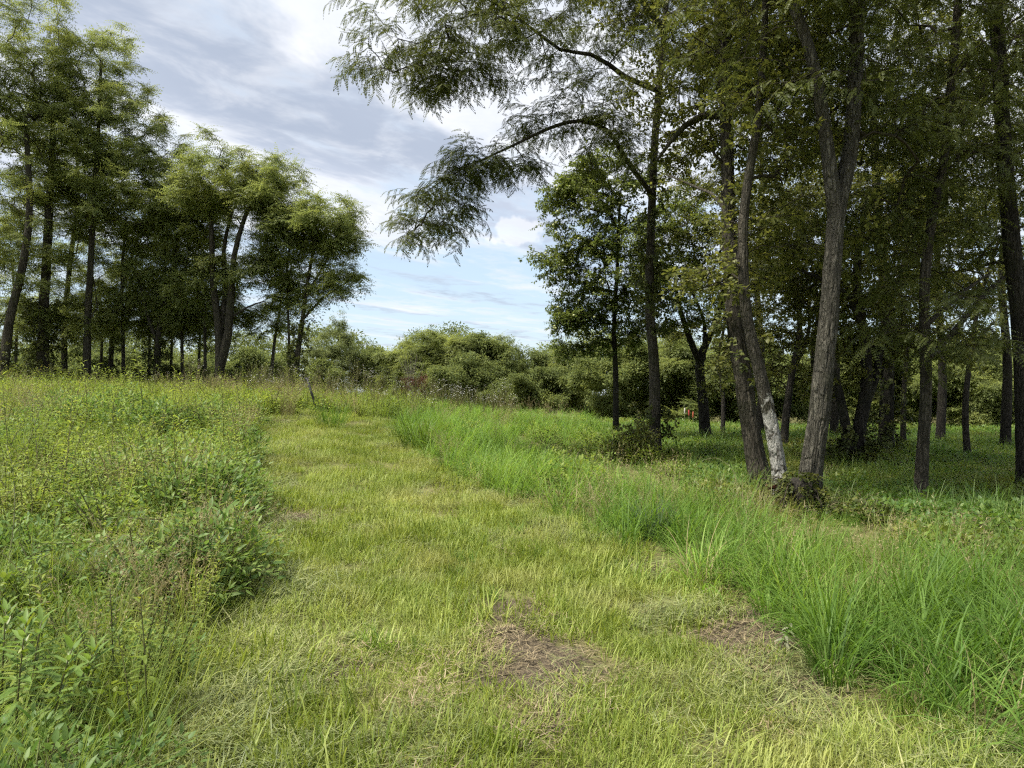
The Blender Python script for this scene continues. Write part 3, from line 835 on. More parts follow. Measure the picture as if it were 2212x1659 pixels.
for px, py, d, top, lab in [(2030, 960, 21, 150, 'dark trunk far back right of the ivied trunk'), (1800, 945, 22, 180, 'dark trunk far back right of the furrowed trunk'), (1640, 935, 24, 200, 'dark trunk far back left of the furrowed trunk'), (2170, 960, 19, 160, 'dark trunk far back beside the right edge trunk')]:
    std('shade_tree', lab, 'tree', [(px, py, d), (px + 6, 780, d), (px - 4, 600, d), (px + 8, 400, d), (px, top, d)], .13, .04,
        [(px, 420, d, (2.2, 1.8, 2.2), 70), (px + 20, 220, d, (2.4, 2, 1.8), 70), (px - 30, 60, d, (2.4, 2, 1.8), 50), (px + 10, 610, d, (1.8, 1.5, .9), 36)],
        spray='fruitleaf', bark='bark_dark', group=GR, leaf_every=2, leaf_last=3, leaf_r=.02, minh=2.4, step_t=.4)

# left-hand stand
def left(label, tpts, r0, r1, crowns, **kw):
    kw.setdefault('spray', 'tuft')
    kw.setdefault('group', GL)
    kw.setdefault('step_t', .5)
    kw.setdefault('leaf_r', .02)
    kw.setdefault('tipr', .007)
    kw.setdefault('bow', .16)
    kw.setdefault('sscale', .78)
    kw.setdefault('leaf_every', 2)
    kw.setdefault('leaf_last', 1)
    kw.setdefault('limb_r', .04)
    crowns = [(a, b, d, tuple(np.array(r) * 1.12), int(n * 1.2)) for a, b, d, r, n in crowns]
    r0, r1 = r0 * .70, r1 * .85
    fx, fy = tpts[0][0], tpts[0][2]
    if fx < 560:
        crowns.append((fx + U(-25, 25), 690, fy + U(-.5, 1.5), (1.7, 1.6, 1.3), 36 if fx < 300 else 22))
    std(kw.pop('name', 'tall_tree'), label, 'tree', tpts, r0, r1, crowns, **kw)

left('grey trunk leaning right at the left edge of the view', [(0, 815, 24), (18, 700, 24), (45, 580, 24), (60, 450, 24), (50, 250, 24)], .24, .08,
     [(-10, 330, 24, (2.4, 2.4, 3.6), 130), (-20, 40, 24, (2.4, 2.2, 2.0), 110), (40, 560, 24.5, (1.6, 1.6, 1.2), 40), (60, 200, 25, (1.6, 1.6, 1.6), 70)], minh=3.5, vines=[(0, 2, 60, .3)])
left('thick ivy-clad trunk second from the left edge', [(92, 818, 25.5), (92, 700, 25.5), (98, 560, 25.5), (105, 400, 25.5), (110, 250, 25.5)], .30, .10,
     [(80, 260, 25.5, (2.3, 2.4, 2.6), 130), (90, 480, 26, (1.8, 2, 1.6), 70)], minh=4, vines=[(0, 3.5, 320, .4)])
left('dark thin trunk left of the tallest grey trunk', [(140, 815, 29), (138, 700, 29), (150, 560, 29), (165, 430, 29), (160, 300, 29)], .17, .07,
     [(150, 400, 29, (2.2, 2.2, 3.0), 110), (140, 620, 29, (1.6, 1.6, 1.0), 34)], minh=4)
left('tallest tree of the stand with a straight grey trunk and domed top', [(186, 822, 26), (188, 700, 26), (194, 560, 26), (200, 420, 26), (208, 280, 26), (213, 130, 26)], .21, .05,
     [(215, 150, 26, (1.5, 1.6, 1.4), 95), (250, 280, 26, (2.3, 2.2, 1.5), 150), (240, 420, 26, (2.4, 2.4, 1.4), 110), (180, 330, 26, (1.9, 2.0, 2.0), 90)], minh=4.5)
left('dark trunk leaning right behind the tallest tree', [(235, 822, 30), (245, 700, 30), (275, 580, 30), (310, 470, 30)], .16, .06,
     [(320, 440, 30, (2.4, 2.2, 2.0), 110), (280, 600, 30, (1.8, 1.8, 1.0), 40)], minh=4, vines=[(0, 2, 60, .3)])
left('thin pole-like trunk in the stand with light showing beside its foot', [(268, 822, 28), (264, 700, 28), (262, 580, 28), (270, 470, 28)], .11, .05,
     [(275, 480, 28, (1.7, 1.7, 1.7), 70), (250, 660, 28, (1.2, 1.2, .8), 26)], minh=3.5)
left('short leafy tree forking low in the stand, wrapped in creeper', [(338, 826, 27), (340, 740, 27), (352, 660, 27), (372, 580, 27), (385, 500, 27)], .20, .06,
     [(375, 520, 27, (1.7, 1.7, 1.4), 90), (345, 640, 27.4, (1.7, 1.5, .9), 60), (400, 680, 27.5, (1.2, 1.2, .7), 36)], boughs=[([(340, 745, 27), (318, 680, 27), (300, 610, 27)], .09, .03)], minh=2, vines=[(0, 2.4, 180, .35)])
left('thin straight trunk left of the big many-stemmed tree', [(396, 830, 27.5), (392, 720, 27.5), (395, 620, 27.5), (410, 520, 27.5)], .11, .04,
     [(410, 470, 28, (1.6, 1.6, 1.3), 70)], minh=3)
left('black thin trunk close to the many-stemmed tree', [(444, 834, 26.5), (442, 750, 26.5), (440, 660, 26.5), (430, 560, 26.5)], .10, .04,
     [(430, 560, 27, (1.3, 1.3, 1.0), 50), (430, 690, 27, (1.1, 1.1, .5), 22)], minh=2.5)
left('big many-stemmed tree with a yellow-green dome in the middle of the stand', [(474, 836, 25.5), (474, 760, 25.5), (468, 680, 25.5), (458, 600, 25.5), (455, 500, 25.5), (445, 400, 25.5)], .27, .06,
     [(480, 400, 25.5, (2.1, 2.0, 1.4), 140), (560, 400, 25.5, (1.5, 1.5, 1.1), 80), (420, 440, 25.5, (1.5, 1.6, 1.2), 80), (520, 580, 25.8, (1.7, 1.6, .5), 60), (450, 620, 26, (1.4, 1.4, .45), 40), (600, 470, 25.8, (.9, 1, .8), 40)],
     boughs=[([(476, 790, 25.5), (492, 720, 25.4), (498, 640, 25.3), (505, 550, 25.2), (530, 460, 25.2), (560, 400, 25.2)], .17, .05), ([(472, 740, 25.5), (485, 640, 25.8), (482, 540, 26), (500, 450, 26)], .12, .05), ([(495, 690, 25.4), (530, 665, 25.2), (570, 650, 25)], .06, .02)],
     minh=3, sides=18, vines=[(0, 1, 40, .3)])
left('slim trunk leaning right with sparse low foliage', [(583, 834, 27), (590, 760, 27), (600, 690, 27), (615, 600, 27)], .11, .04,
     [(610, 560, 27, (1.3, 1.3, 1.3), 56), (575, 690, 27, (1.0, 1.0, .8), 34)], minh=2)
left('pale thin trunk close beside the last tree of the stand', [(622, 838, 25.5), (624, 760, 25.5), (622, 680, 25.5), (618, 600, 25.5), (625, 520, 25.5)], .09, .035,
     [(620, 520, 25.5, (1.1, 1.1, .9), 46), (610, 630, 25.5, (.8, .8, .7), 24)], bark='bark_pale', minh=2.5)
left('last tree of the stand, dark ivied trunk and rounded crown leaning over the path', [(636, 842, 25), (642, 770, 25), (652, 700, 25), (660, 630, 25), (672, 560, 25), (685, 490, 25)], .17, .05,
     [(690, 470, 25, (1.6, 1.6, .8), 90), (640, 500, 25, (1.1, 1.2, .9), 50), (745, 520, 25, (.75, .9, .7), 40), (740, 610, 25, (.9, .9, .5), 34), (650, 640, 25.3, (1.0, 1.2, .5), 30), (690, 560, 25.6, (1.0, 1, .8), 40)],
     boughs=[([(654, 690, 25), (690, 650, 24.9), (730, 620, 24.8), (765, 600, 24.8)], .05, .015), ([(660, 640, 25), (700, 570, 25), (735, 510, 25)], .06, .02)], minh=2, vines=[(0, 3.0, 150, .2)])
# young trunks farther in
for q, (px, d, top, lab) in enumerate([(30, 31, 560, 'dim trunk far in the stand behind the leaning grey trunk'), (215, 32, 600, 'dim trunk far in the stand just right of the tallest tree'),
                                       (318, 31, 620, 'dim trunk far in the stand left of the creeper-wrapped tree'), (366, 32, 640, 'dim trunk far in the stand right of the creeper-wrapped tree'), (427, 30, 640, 'dim thin trunk left of the black thin trunk')]):
    left(lab, [(px, 815, d), (px + 4, 720, d), (px + U(-8, 12), top, d)], .10, .05, [(px + 5, top - 30, d, (1.5, 1.5, 1.5), 60), (px + 5, 690, d, (1.2, 1.2, .8), 30)], minh=2.5, name='slim_tree')

# dead bare boughs reaching from the last tree
def far_tree(label, px, py_top, py_bot, d, wpx, n=120, name='far_tree', sscale=1.0, spray='far', lumps=9, cat='tree', low=.12):
    if name == 'far_tree' and rng.random() < .6 and spray == 'far':
        spray, sscale = 'tuft', 1.05
    if 640 < px < 1300:
        d, n = d * 1.28, int(n * 1.5)
    x, y = (px - CX) / F * d, d
    zb = float(T(x, y))
    zt = CAMZ - (py_top - HY) / F * d
    H = zt - zb
    wr = wpx / F * d / 2
    tr = [np.array([x, y, zb - .15]), np.array([x + U(-.1, .1), y, zb + H * .3]), np.array([x + U(-.3, .3), y, zb + H * .7])]
    crowns = [(np.array([x, y, zb + H * .52]), (wr * .8, wr * .8, H * .40), int(n * .5))]
    for q in range(lumps):
        a_ = U(0, 6.28) if q > 2 else U(3.6, 5.8)
        hh = U(low, .88)
        wid = U(.5, 1.0) if hh < .7 else U(.1, .6)
        crowns.append((np.array([x + math.cos(a_) * wr * wid, y + math.sin(a_) * wr * wid, zb + H * hh]), (wr * U(.2, .5), wr * U(.2, .5), H * U(.05, .16)), int(n * .8) // lumps + 4))
    return tree(name, label, cat, (x, y, zb), tr, H * .02 + .03, .03, crowns, spray=spray, bark='bark', group=GB, step_t=.5, leaf_r=.03, tipr=.008, sscale=sscale, sides=8, step=.6, rid=.1, minh=H * .06, leaf_every=2, rag=2.0, leaf_last=3)

far_tree('rounded lone tree rising beyond the gap right of the left-hand stand', 738, 672, 835, 42, 125, 120, sscale=.72, spray='farpale')
far_tree('small pointed bush between the lone tree and the big bush mass', 812, 752, 850, 42, 80, 80, name='far_bush', cat='bush')
far_tree('low bright bush at the foot of the lone tree', 690, 790, 850, 40, 70, 50, name='far_bush', cat='bush')
far_tree('broad tree with a high fringed crown, tallest of the bush mass beyond the meadow', 950, 685, 880, 37, 220, 260, sscale=.95)
far_tree('dense tree at the left end of the bush mass beside the grey bare shrub', 880, 735, 875, 38, 90, 90)
far_tree('spreading tree in the middle of the bush mass', 1065, 705, 885, 36, 180, 210)
far_tree('low dark bush in front of the bush mass', 1010, 795, 888, 34, 150, 80, name='far_bush', cat='bush')
far_tree('feather-topped tree at the right end of the bush mass', 1150, 735, 890, 38, 110, 110)
far_tree('layered tree left of the fruit tree trunk beyond the meadow', 1235, 735, 895, 35, 130, 150)
far_tree('low thicket bush under the layered tree', 1190, 800, 895, 33, 120, 70, name='far_bush', cat='bush')
bgx = [(1320, 745, 36, 130, 'tree seen through the gap between fruit tree and slim trunk'), (1410, 750, 38, 130, 'tree behind the slim straight trunk, beyond the meadow'), (1490, 745, 35, 130, 'sunlit tree behind the small red marker'),
       (1580, 755, 36, 120, 'tree behind the dark forked tree, beyond the shade'), (1670, 760, 34, 130, 'tree behind the blotched trunk, beyond the shade'), (1770, 750, 35, 140, 'tree behind the furrowed trunk, beyond the shade'),
       (1870, 755, 36, 130, 'tree behind the twin-stemmed tree, beyond the shade'), (1970, 745, 34, 150, 'tree behind the slender bare trunk, beyond the shade'), (2075, 730, 32, 150, 'pale bushy tree right of the slender bare trunk in the distance'),
       (2170, 735, 33, 160, 'dark bushy tree by the right edge in the distance'), (2275, 720, 34, 160, 'bushy tree just past the right edge trunk')]
for px, top, d, wpx, lab in bgx:
    far_tree(lab, px, top + U(-45, -5), 930, d, wpx * 1.35, 180)
for px, top, d, wpx, lab in [(530, 760, 40, 130, 'bright bush seen between trunks right of the many-stemmed tree'), (600, 775, 42, 110, 'bright bush seen behind the slim leaning trunk'), (420, 775, 42, 120, 'bush seen behind the thin trunks of the stand'),
                             (310, 770, 43, 140, 'bush seen behind the creeper-wrapped tree'), (60, 740, 42, 150, 'dark bush behind the trunks at the left edge'), (170, 760, 42, 120, 'dark bush behind the foot of the tallest tree'), (250, 790, 44, 90, 'low bush behind the pole-like trunk')]:
    far_tree(lab, px, top, 830, d, wpx, 90, name='far_bush', cat='bush')

# the wood that closes the view behind all of them
n = 5200
wx = U(-75, 80, n)
wy = 62 + U(0, 9, n) + 5 * vnoise(wx * .09, 4.0)
wz = T(wx, wy) + U(0, 1, n) ** .8 * (2.8 + 4.6 * vnoise(wx * .16, 9.0) + 1.8 * vnoise(wx * .6, 2.0))
o = scatter('distant_woods', 'far', np.stack([wx, wy, wz], 1), np.stack([U(-.4, .4, n), U(-.4, .4, n), U(0, 6.28, n)], 1), np.repeat(U(1.3, 2.4, n)[:, None], 3, 1), np.clip(vnoise(wx * .25, wz * .5, 1) + U(-.2, .2, n), 0, 1))
o['label'] = 'continuous belt of far woods closing the view behind the trees'
o['category'] = 'woods'

# ------------------------------------------------------------------ grass and ground cover pieces
def disc(n, r):
    a_, q = U(0, 6.28, n), r * np.sqrt(U(0, 1, n))
    return np.stack([np.cos(a_) * q, np.sin(a_) * q, 0 * q], 1)

def mown_piece():
    mb = MB()
    n = 130
    b = disc(n, .19)
    flow = U(0, 6.28)
    V, fc, nv = blades(b, flow + rng.normal(size=n) * 1.1, U(.0, .6, n), U(.2, 1.3, n), U(.045, .135, n), U(.0042, .0078, n), 3)
    mb.add(V, fc, np.repeat(U(0, 1, n), nv))
    n = 26
    b = disc(n, .2) + np.array([0, 0, .012])
    V, fc, nv = blades(b, U(0, 6.28, n), U(1.2, 1.6, n), U(-.2, .25, n), U(.07, .16, n), U(.003, .0055, n), 2)
    mb.add(V, fc, np.repeat(U(.6, 1, n), nv))
    return mb

def clip_piece(n=95, r=.22, L=(.06, .18), hi=.045):
    mb = MB()
    b = disc(n, r) + np.stack([0 * U(0, 1, n), 0 * U(0, 1, n), U(.0, hi, n)], 1)
    V, fc, nv = blades(b, U(0, 6.28, n), U(1.25, 1.62, n), U(-.35, .35, n), U(*L, n), U(.004, .009, n), 3, twist=U(-.6, .6))
    mb.add(V, fc, np.repeat(U(0, 1, n), nv))
    return mb

def tall_piece(n=40, L=(.4, .9), W=(.007, .017), r=.12, cur=(.5, 2.7)):
    mb = MB()
    b = disc(n, r)
    az = np.arctan2(b[:, 1], b[:, 0]) + rng.normal(size=n) * .8
    V, fc, nv = blades(b, az, U(.02, .32, n), U(*cur, n), U(*L, n), U(*W, n), 7)
    mb.add(V, fc, np.repeat(U(0, 1, n), nv))
    return mb

def stem_weed(h=.65, nl=34, leaf=.085, wid=.018, spread=.75, top=True):
    """upright stem set all round with narrow leaves"""
    mb = MB()
    ln = np.clip(rng.normal(size=2) * .08, -.09, .09)
    f = np.linspace(0, 1, 6)
    st = np.stack([ln[0] * f ** 2 * h * 3, ln[1] * f ** 2 * h * 3, f * h], 1)
    tube(mb, st, .0045 * (1 - .6 * f), 4, .4, 1, cap=False)
    g_ = np.linspace(.12, 1, nl)
    b = np.stack([np.interp(g_, f, st[:, c_]) for c_ in range(3)], 1)
    az = np.arange(nl) * 2.4 + U(0, 6)
    up = .1 + 1.0 * g_ ** 3 + U(-.25, .25, nl)
    d = unit(np.stack([np.cos(az), np.sin(az), up * spread], 1))
    nn = np.cross(np.cross(d, np.array([0, 0, 1.0])), d)
    nn = unit(nn + U(-.2, .2, (nl, 3)))
    nn = unit(nn - d * (nn * d).sum(1, keepdims=True))
    sz = (1.15 - .55 * g_) * U(.8, 1.15, nl)
    V, fc = ovals(b, d, nn, leaf * sz, wid * sz, .3, .15)
    mb.add(V, fc, np.repeat(np.clip(g_ * .7 + U(-.2, .3, nl), 0, 1), 8))
    return mb

def mound(nl=120, r=.24, h=.26, leaf=.05, wid=.034):
    """low rounded weed, leaves held on its outside"""
    mb = MB()
    d0 = unit(rng.normal(size=(nl, 3)))
    d0[:, 2] = np.abs(d0[:, 2])
    b = d0 * np.array([r, r, h]) * (U(.3, 1, nl) ** .5)[:, None]
    d = unit(d0 + rng.normal(size=(nl, 3)) * .6 * np.array([1, 1, .5]))
    nn = np.array([0, 0, 1.0]) + d0 * .5 + rng.normal(size=(nl, 3)) * .3
    nn = unit(nn - d * (nn * d).sum(1, keepdims=True))
    V, fc = ovals(b, d, nn, leaf * U(.6, 1.2, nl), wid * U(.8, 1.1, nl), .2, .1)
    mb.add(V, fc, np.repeat(U(0, 1, nl), 8))
    for q in range(9):
        a_ = U(0, 6.28)
        e = np.array([math.cos(a_) * r * U(.2, .8), math.sin(a_) * r * U(.2, .8), h * U(.6, .9)])
        tube(mb, [(0, 0, 0), e * .5 + np.array([0, 0, .03]), e], [.003, .0025, .0015], 3, .4, 1, cap=False)
    return mb

def seed_piece(n=34, L=(.45, .8)):
    """fine stems with hazy seed heads"""
    mb = MB()
    b = disc(n, .13)
    az, le_, cu, LL = U(0, 6.28, n), U(.0, .25, n), U(.1, .8, n), U(*L, n)
    V, fc, nv = blades(b, az, le_, cu, LL, .0035, 4)
    mb.add(V, fc, np.repeat(U(0, 1, n), nv))
    tips = V.reshape(n, nv, 3)[:, -1]
    prev = V.reshape(n, nv, 3)[:, -3]
    dr = unit(tips - prev)
    m_ = 9
    f = np.tile(np.linspace(-.9, .2, m_), n)
    bb = np.repeat(tips, m_, 0) + np.repeat(dr, m_, 0) * (f * .12)[:, None]
    d = unit(np.repeat(dr, m_, 0) + rng.normal(size=(n * m_, 3)) * .7)
    nn = rng.normal(size=(n * m_, 3)); nn = unit(nn - d * (nn * d).sum(1, keepdims=True))
    V, fc = rhombs(bb, d, nn, .032, .006)
    mb.add(V, fc, np.repeat(U(.2, 1, n * m_), 4))
    return mb

def flower_weed(h=.8):
    mb = stem_weed(h, 26, .06, .012)
    mb2 = MB()
    n = 12
    for q in range(n):
        e = np.array([U(-.16, .16), U(-.16, .16), h * U(.82, 1.08)])
        tube(mb, [(0, 0, h * .55), e * .6 + np.array([0, 0, h * .3]), e], [.002, .0015, .001], 3, .5, 1, cap=False)
        m_ = 8
        a_ = np.arange(m_) / m_ * 6.28
        d = np.stack([np.cos(a_), np.sin(a_), .2 + 0 * a_], 1)
        V, fc = rhombs(np.repeat(e[None], m_, 0), unit(d), np.tile([[0, 0, 1.0]], (m_, 1)), .019, .010)
        mb.add(V, fc, .5, 2)
    return mb

proto('mown', [mown_piece() for _ in range(10)], [M['mown']])
proto('freshtuft', [tall_piece(34, (.08, .2), (.006, .010), .07, (.2, 1.6)) for _ in range(4)], [M['tall']])
proto('clip', [clip_piece() for _ in range(6)], [M['clip']])
proto('straw', [clip_piece(46, .2, (.04, .15), .02) for _ in range(4)], [M['straw']])
proto('tall', [tall_piece() for _ in range(7)], [M['tall']])
proto('lightgrass', [tall_piece(30, (.35, .8), (.007, .016), .14, (.8, 2.8)) for _ in range(4)], [M['tall_light']])
proto('talldry', [tall_piece(18, (.3, .6), (.004, .007), .1, (.8, 2.4)) for _ in range(3)], [M['tan']])
proto('weedstem', [stem_weed(U(.45, .75)) for _ in range(6)], [M['weed'], M['stem']])
proto('limestem', [stem_weed(U(.45, .7), 30, .10, .022) for _ in range(3)], [M['lime'], M['stem']])
proto('weedmound', [mound(170, .25, .27, .036, .022) for _ in range(5)], [M['weed'], M['stem']])
proto('greenmound', [mound(230, .27, .32, .046, .017) for _ in range(5)], [M['weed_green'], M['stem']])
proto('broadmound', [mound(60, .28, .3, .11, .085) for _ in range(4)], [M['broad'], M['stem']])
proto('weedgrass', [tall_piece(40, (.25, .6), (.004, .008), .1, (.4, 1.7)) for _ in range(5)], [M['weed']])
proto('seed', [seed_piece() for _ in range(5)], [M['tan']])
proto('flower', [flower_weed(U(.7, .95)) for _ in range(4)], [M['weed'], M['stem'], M['petal']])
proto('yflower', [flower_weed(U(.6, .8)) for _ in range(3)], [M['weed'], M['stem'], M['yellow']])
proto('herb', [mound(120, .32, .2, .06, .036) for _ in range(5)], [M['herb'], M['stem']])
proto('herbgrass', [tall_piece(46, (.2, .5), (.004, .009), .2, (.5, 1.8)) for _ in range(4)], [M['herb']])

def field(x0, x1, y0, y1, dens, keep, m=.6):
    """random ground points, dens per square metre, kept where keep(x, y)"""
    n = int((x1 - x0) * (y1 - y0) * dens)
    x, y = U(x0, x1, n), U(y0, y1, n)
    ok = sees(x, y, m) & keep(x, y)
    return x[ok], y[ok]

def strew(name, label, key, sets, zoff=-.01, tilt=.2, cat='grass', aligned=None):
    """several (x, y, scale range) sets as one ground-cover object"""
    xs, ys, ss = [], [], []
    for (x, y), (s0, s1) in sets:
        xs.append(x); ys.append(y); ss.append(U(s0, s1, len(x)))
    x, y, s = map(np.concatenate, (xs, ys, ss))
    n = len(x)
    p = np.stack([x, y, T(x, y) + zoff], 1)
    rz = U(0, 6.28, n) if aligned is None else aligned + rng.normal(size=n) * .7
    rot = np.stack([U(-tilt, tilt, n), U(-tilt, tilt, n), rz], 1)
    hv = .72 + .56 * vnoise(x * .9, y * .9, 120) if cat == 'weeds' else 1.0
    if key in ('tall', 'lightgrass', 'talldry', 'seed'):
        hv = 1 - .58 * sstep(1.5, 3.0, x - xr(y)) * sstep(5.6, 7.4, y) * sstep(19, 15, y)
    s = s * hv
    sv = np.stack([s, s, s * U(.8, 1.25, n)], 1)
    tint = np.clip(vnoise(x * .7, y * .7, 3) * .55 + vnoise(x * 3, y * 3, 8) * .3 + U(-.05, .25, n), 0, 1)
    o = scatter(name, key, p, rot, sv, tint)
    o['label'] = label
    o['category'] = cat
    return o

thin = lambda x, y: U(0, 1, len(x)) > np.clip(1.75 * bare_at(x, y) - .1, 0, .97)
def track(x, y):
    """two faint wheel tracks along the path"""
    mid = (xl(y) + xr(y)) * .5 + .1 * wob(x * 0 + 3, y, .5, 1)
    return np.exp(-(((np.abs(x - mid) - .72) / .17) ** 2)) * (.5 + vnoise(x * 1.1, y * 1.1, 57)) 
PATH = lambda x, y: in_path(x, y, -.12) & thin(x, y) & (U(0, 1, len(x)) < (.35 + 1.1 * vnoise(x * 2.1, y * 2.1, 44)) * (1 - .5 * track(x, y)))
strew('mown_grass', 'short yellow-green mown grass covering the path', 'mown', [
    (field(-3.2, 3.4, 1.2, 4.5, 62, PATH), (.75, 1.3)),
    (field(-4.5, 3.6, 4.5, 9, 40, PATH), (.9, 1.4)),
    (field(-8.5, 2.5, 9, PATH_END + .5, 24, PATH), (1.0, 1.6)),
    (field(-3.2, 3.4, 1.2, 9, 7, lambda x, y: PATH(x, y) & (vnoise(x * 1.9, y * 1.9, 33) > .56)), (1.4, 2.2))])
strew('fresh_grass_tufts', 'fresh darker green tufts standing in the mown grass', 'freshtuft', [
    (field(-3.2, 3.4, 1.2, 9, 5, lambda x, y: PATH(x, y) & (vnoise(x * 1.2, y * 1.2, 35) > .58)), (.6, 1.2))])
edge = lambda x, y: np.minimum(np.abs(x - xl(y) - wob(x, y, 1.6, .22) - .35), 1.6 * np.abs(x - xr(y) - wob(x, y, 1.6, .22) + .25))
strew('grass_clippings', 'pale cut grass lying flat along the path edges', 'clip', [
    (field(-9, 3.8, 1.2, PATH_END, 20, lambda x, y: in_path(x, y, -.35) & (edge(x, y) < .12 + .42 * vnoise(x * 2, y * 2, 20))), (.7, 1.2)),
    (field(-3.5, 3.5, 1.2, 9, 9, lambda x, y: in_path(x, y) & (vnoise(x * 1.3, y * 1.3, 51) > .48)), (.6, 1.0)),
    (field(-8, 3, 1.6, PATH_END, 7, lambda x, y: in_path(x, y, -.1) & (track(x, y) > .5)), (.6, 1.0)),
    (field(-4, 1, 1.6, 12, 16, lambda x, y: in_path(x, y, -.1) & (x < xl(y) + .35 + .8 * vnoise(x * 1.7, y * 1.7, 52))), (.8, 1.3)),
    (field(.8, 2.6, 2.6, 5.5, 12, lambda x, y: in_path(x, y, -.2) & (x > xr(y) - .8) & (bare_at(x, y) < .45)), (.7, 1.1))], zoff=.015)
strew('dry_straw', 'tan dry straw strewn over the bare patches', 'straw', [
    (field(-4, 3.6, 1.2, 9, 40, lambda x, y: U(0, 1, len(x)) < bare_at(x, y) * .9), (.6, 1.1)),
    (field(-9, 3, 1.2, PATH_END, 2, lambda x, y: in_path(x, y, -.1) & (vnoise(x * .9, y * .9, 61) > .64)), (.6, 1.0)),
    (field(-9, -1, 4, PATH_END, 16, lambda x, y: in_path(x, y, -.2) & (x < xl(y) + .9) & (vnoise(x * .8, y * .8, 65) > .4)), (.8, 1.2))], zoff=.02)

MEADOW = lambda x, y: (x > xr(y) + wob(x, y, 1.6, .22)) & (y < 27) & ~herb_far(x, y) | ((y > PATH_END) & (x > -3.2 + wob(x, y, 1, .6)) & (y < 27) & ~herb_far(x, y))
strew('tall_grass', 'lush long-bladed green grass right of the path', 'tall', [
    (field(.6, 4.2, 2.4, 5.5, 24, lambda x, y: MEADOW(x, y) & (x > xr(y) + .12)), (.45, .95)),
    (field(.3, 7, 5.5, 9, 18, MEADOW), (.4, .8)),
    (field(-3.5, 8, 9, 16, 13, MEADOW), (.4, .85)),
    (field(-4.5, 10, 16, 27, 9, MEADOW), (.45, .9)),
    (field(6, 26, 20, 34, 3, lambda x, y: y > 20 + (x < 8) * 5), (.4, .7))])
strew('light_grass', 'paler yellow-green grass mixed through the tall grass', 'lightgrass', [
    (field(.6, 4.2, 2.4, 5.5, 9, lambda x, y: MEADOW(x, y) & (vnoise(x * 1.1, y * 1.1, 91) > .45)), (.55, 1.0)),
    (field(.3, 7, 5.5, 9, 8, lambda x, y: MEADOW(x, y) & (vnoise(x * .8, y * .8, 92) > .45)), (.6, 1.0)),
    (field(-4.5, 10, 9, 27, 10, lambda x, y: MEADOW(x, y) & (vnoise(x * .45, y * .45, 93) > .33)), (.7, 1.1))])
strew('dry_grass_blades', 'thin tan grass blades among the tall green grass', 'talldry', [
    (field(-4, 8, 3, 12, 4, lambda x, y: MEADOW(x, y)), (.7, 1.2)), (field(-4, 8, 12, 26, 1.2, lambda x, y: MEADOW(x, y)), (.7, 1.1)),
    (field(3, 8, 8.2, 10.5, 9, lambda x, y: x > 2), (.7, 1.2)),
    (field(1.5, 4.2, 8, 11, 10, lambda x, y: (x > 2.2)), (.7, 1.3))])
LW = lambda x, y: (x < xl(y) + wob(x, y, 1.6, .22) + .1) & (y < 26) | ((y > PATH_END) & (x <= -2.6 + wob(x, y, 1, .6)) & (y < 26))
nz = lambda s, k_, th: (lambda x, y: LW(x, y) & (vnoise(x * s, y * s, k_) > th))
strew('weed_stems', 'mixed green weed stems covering the rise left of the path', 'weedstem', [
    (field(-5.5, -1, 2.2, 8, 30, lambda x, y: nz(.8, 71, .42)(x, y) & (y > 2.9)), (.7, 1.1)), (field(-12, -2.2, 7, 15, 16, nz(.6, 72, .36)), (.85, 1.6)), (field(-20, -1.5, 15, 26, 11, LW), (.7, 1.2))], tilt=.2, cat='weeds')
strew('weed_grass', 'wispy grass among the weeds left of the path', 'weedgrass', [
    (field(-4.5, -1, 1.6, 7, 20, LW), (.7, 1.2)), (field(-12, -2.2, 7, 15, 11, LW), (.8, 1.3)), (field(-20, -1.5, 15, 26, 8, LW), (.8, 1.4))], tilt=.2, cat='grass')
strew('weed_mounds', 'low yellow-green weeds left of the path', 'weedmound', [
    (field(-5.5, -1, 1.8, 4.5, 16, nz(1.1, 73, .45)), (.6, 1.2)), (field(-5.5, -1, 4.5, 7, 12, nz(1.1, 73, .45)), (.8, 1.6)), (field(-12, -2.2, 7, 15, 9, LW), (.9, 1.6)), (field(-20, -1.5, 15, 26, 6, LW), (1.1, 1.9))], cat='weeds')
strew('green_weed_mounds', 'bushy fresh green weeds left of the path', 'greenmound', [
    (field(-5.5, -1, 2.2, 4.5, 20, nz(.9, 74, .45)), (.7, 1.25)), (field(-5.5, -1, 4.5, 8, 16, nz(.9, 74, .46)), (.9, 1.7)), (field(-14, -2.2, 8, 17, 8, nz(.6, 75, .5)), (1.1, 2.1))], cat='weeds')
strew('seed_grass', 'hazy tan seed grass left of the path', 'seed', [
    (field(-5, -1.4, 3, 8, 8, nz(.8, 76, .62)), (.6, 1.0)), (field(-13, -2.2, 8, 16, 6, nz(.5, 77, .63)), (.7, 1.0)), (field(-20, -1.5, 16, 25, 2, nz(.4, 78, .66)), (.7, 1.1)),
    (field(-4, 6, 20, 26, .4, MEADOW), (.8, 1.1))], tilt=.25)
strew('lime_weed_stems', 'bright lime-tipped weed stems in the left weeds', 'limestem', [
    (field(-5, -1.5, 3.0, 8, 7, nz(1.0, 79, .5)), (.6, 1.1)), (field(-15, -2.5, 8, 24, 3.2, nz(.6, 80, .42)), (.8, 1.2))], tilt=.15, cat='weeds')
strew('broad_weeds', 'broad-leaved weeds low among the left weeds', 'broadmound', [(field(-5, -1.2, 4.2, 8, 4, nz(.9, 95, .55)), (.5, 1.0)), (field(-14, -2.4, 8, 17, 3, nz(.5, 96, .55)), (.7, 1.2))], cat='weeds')
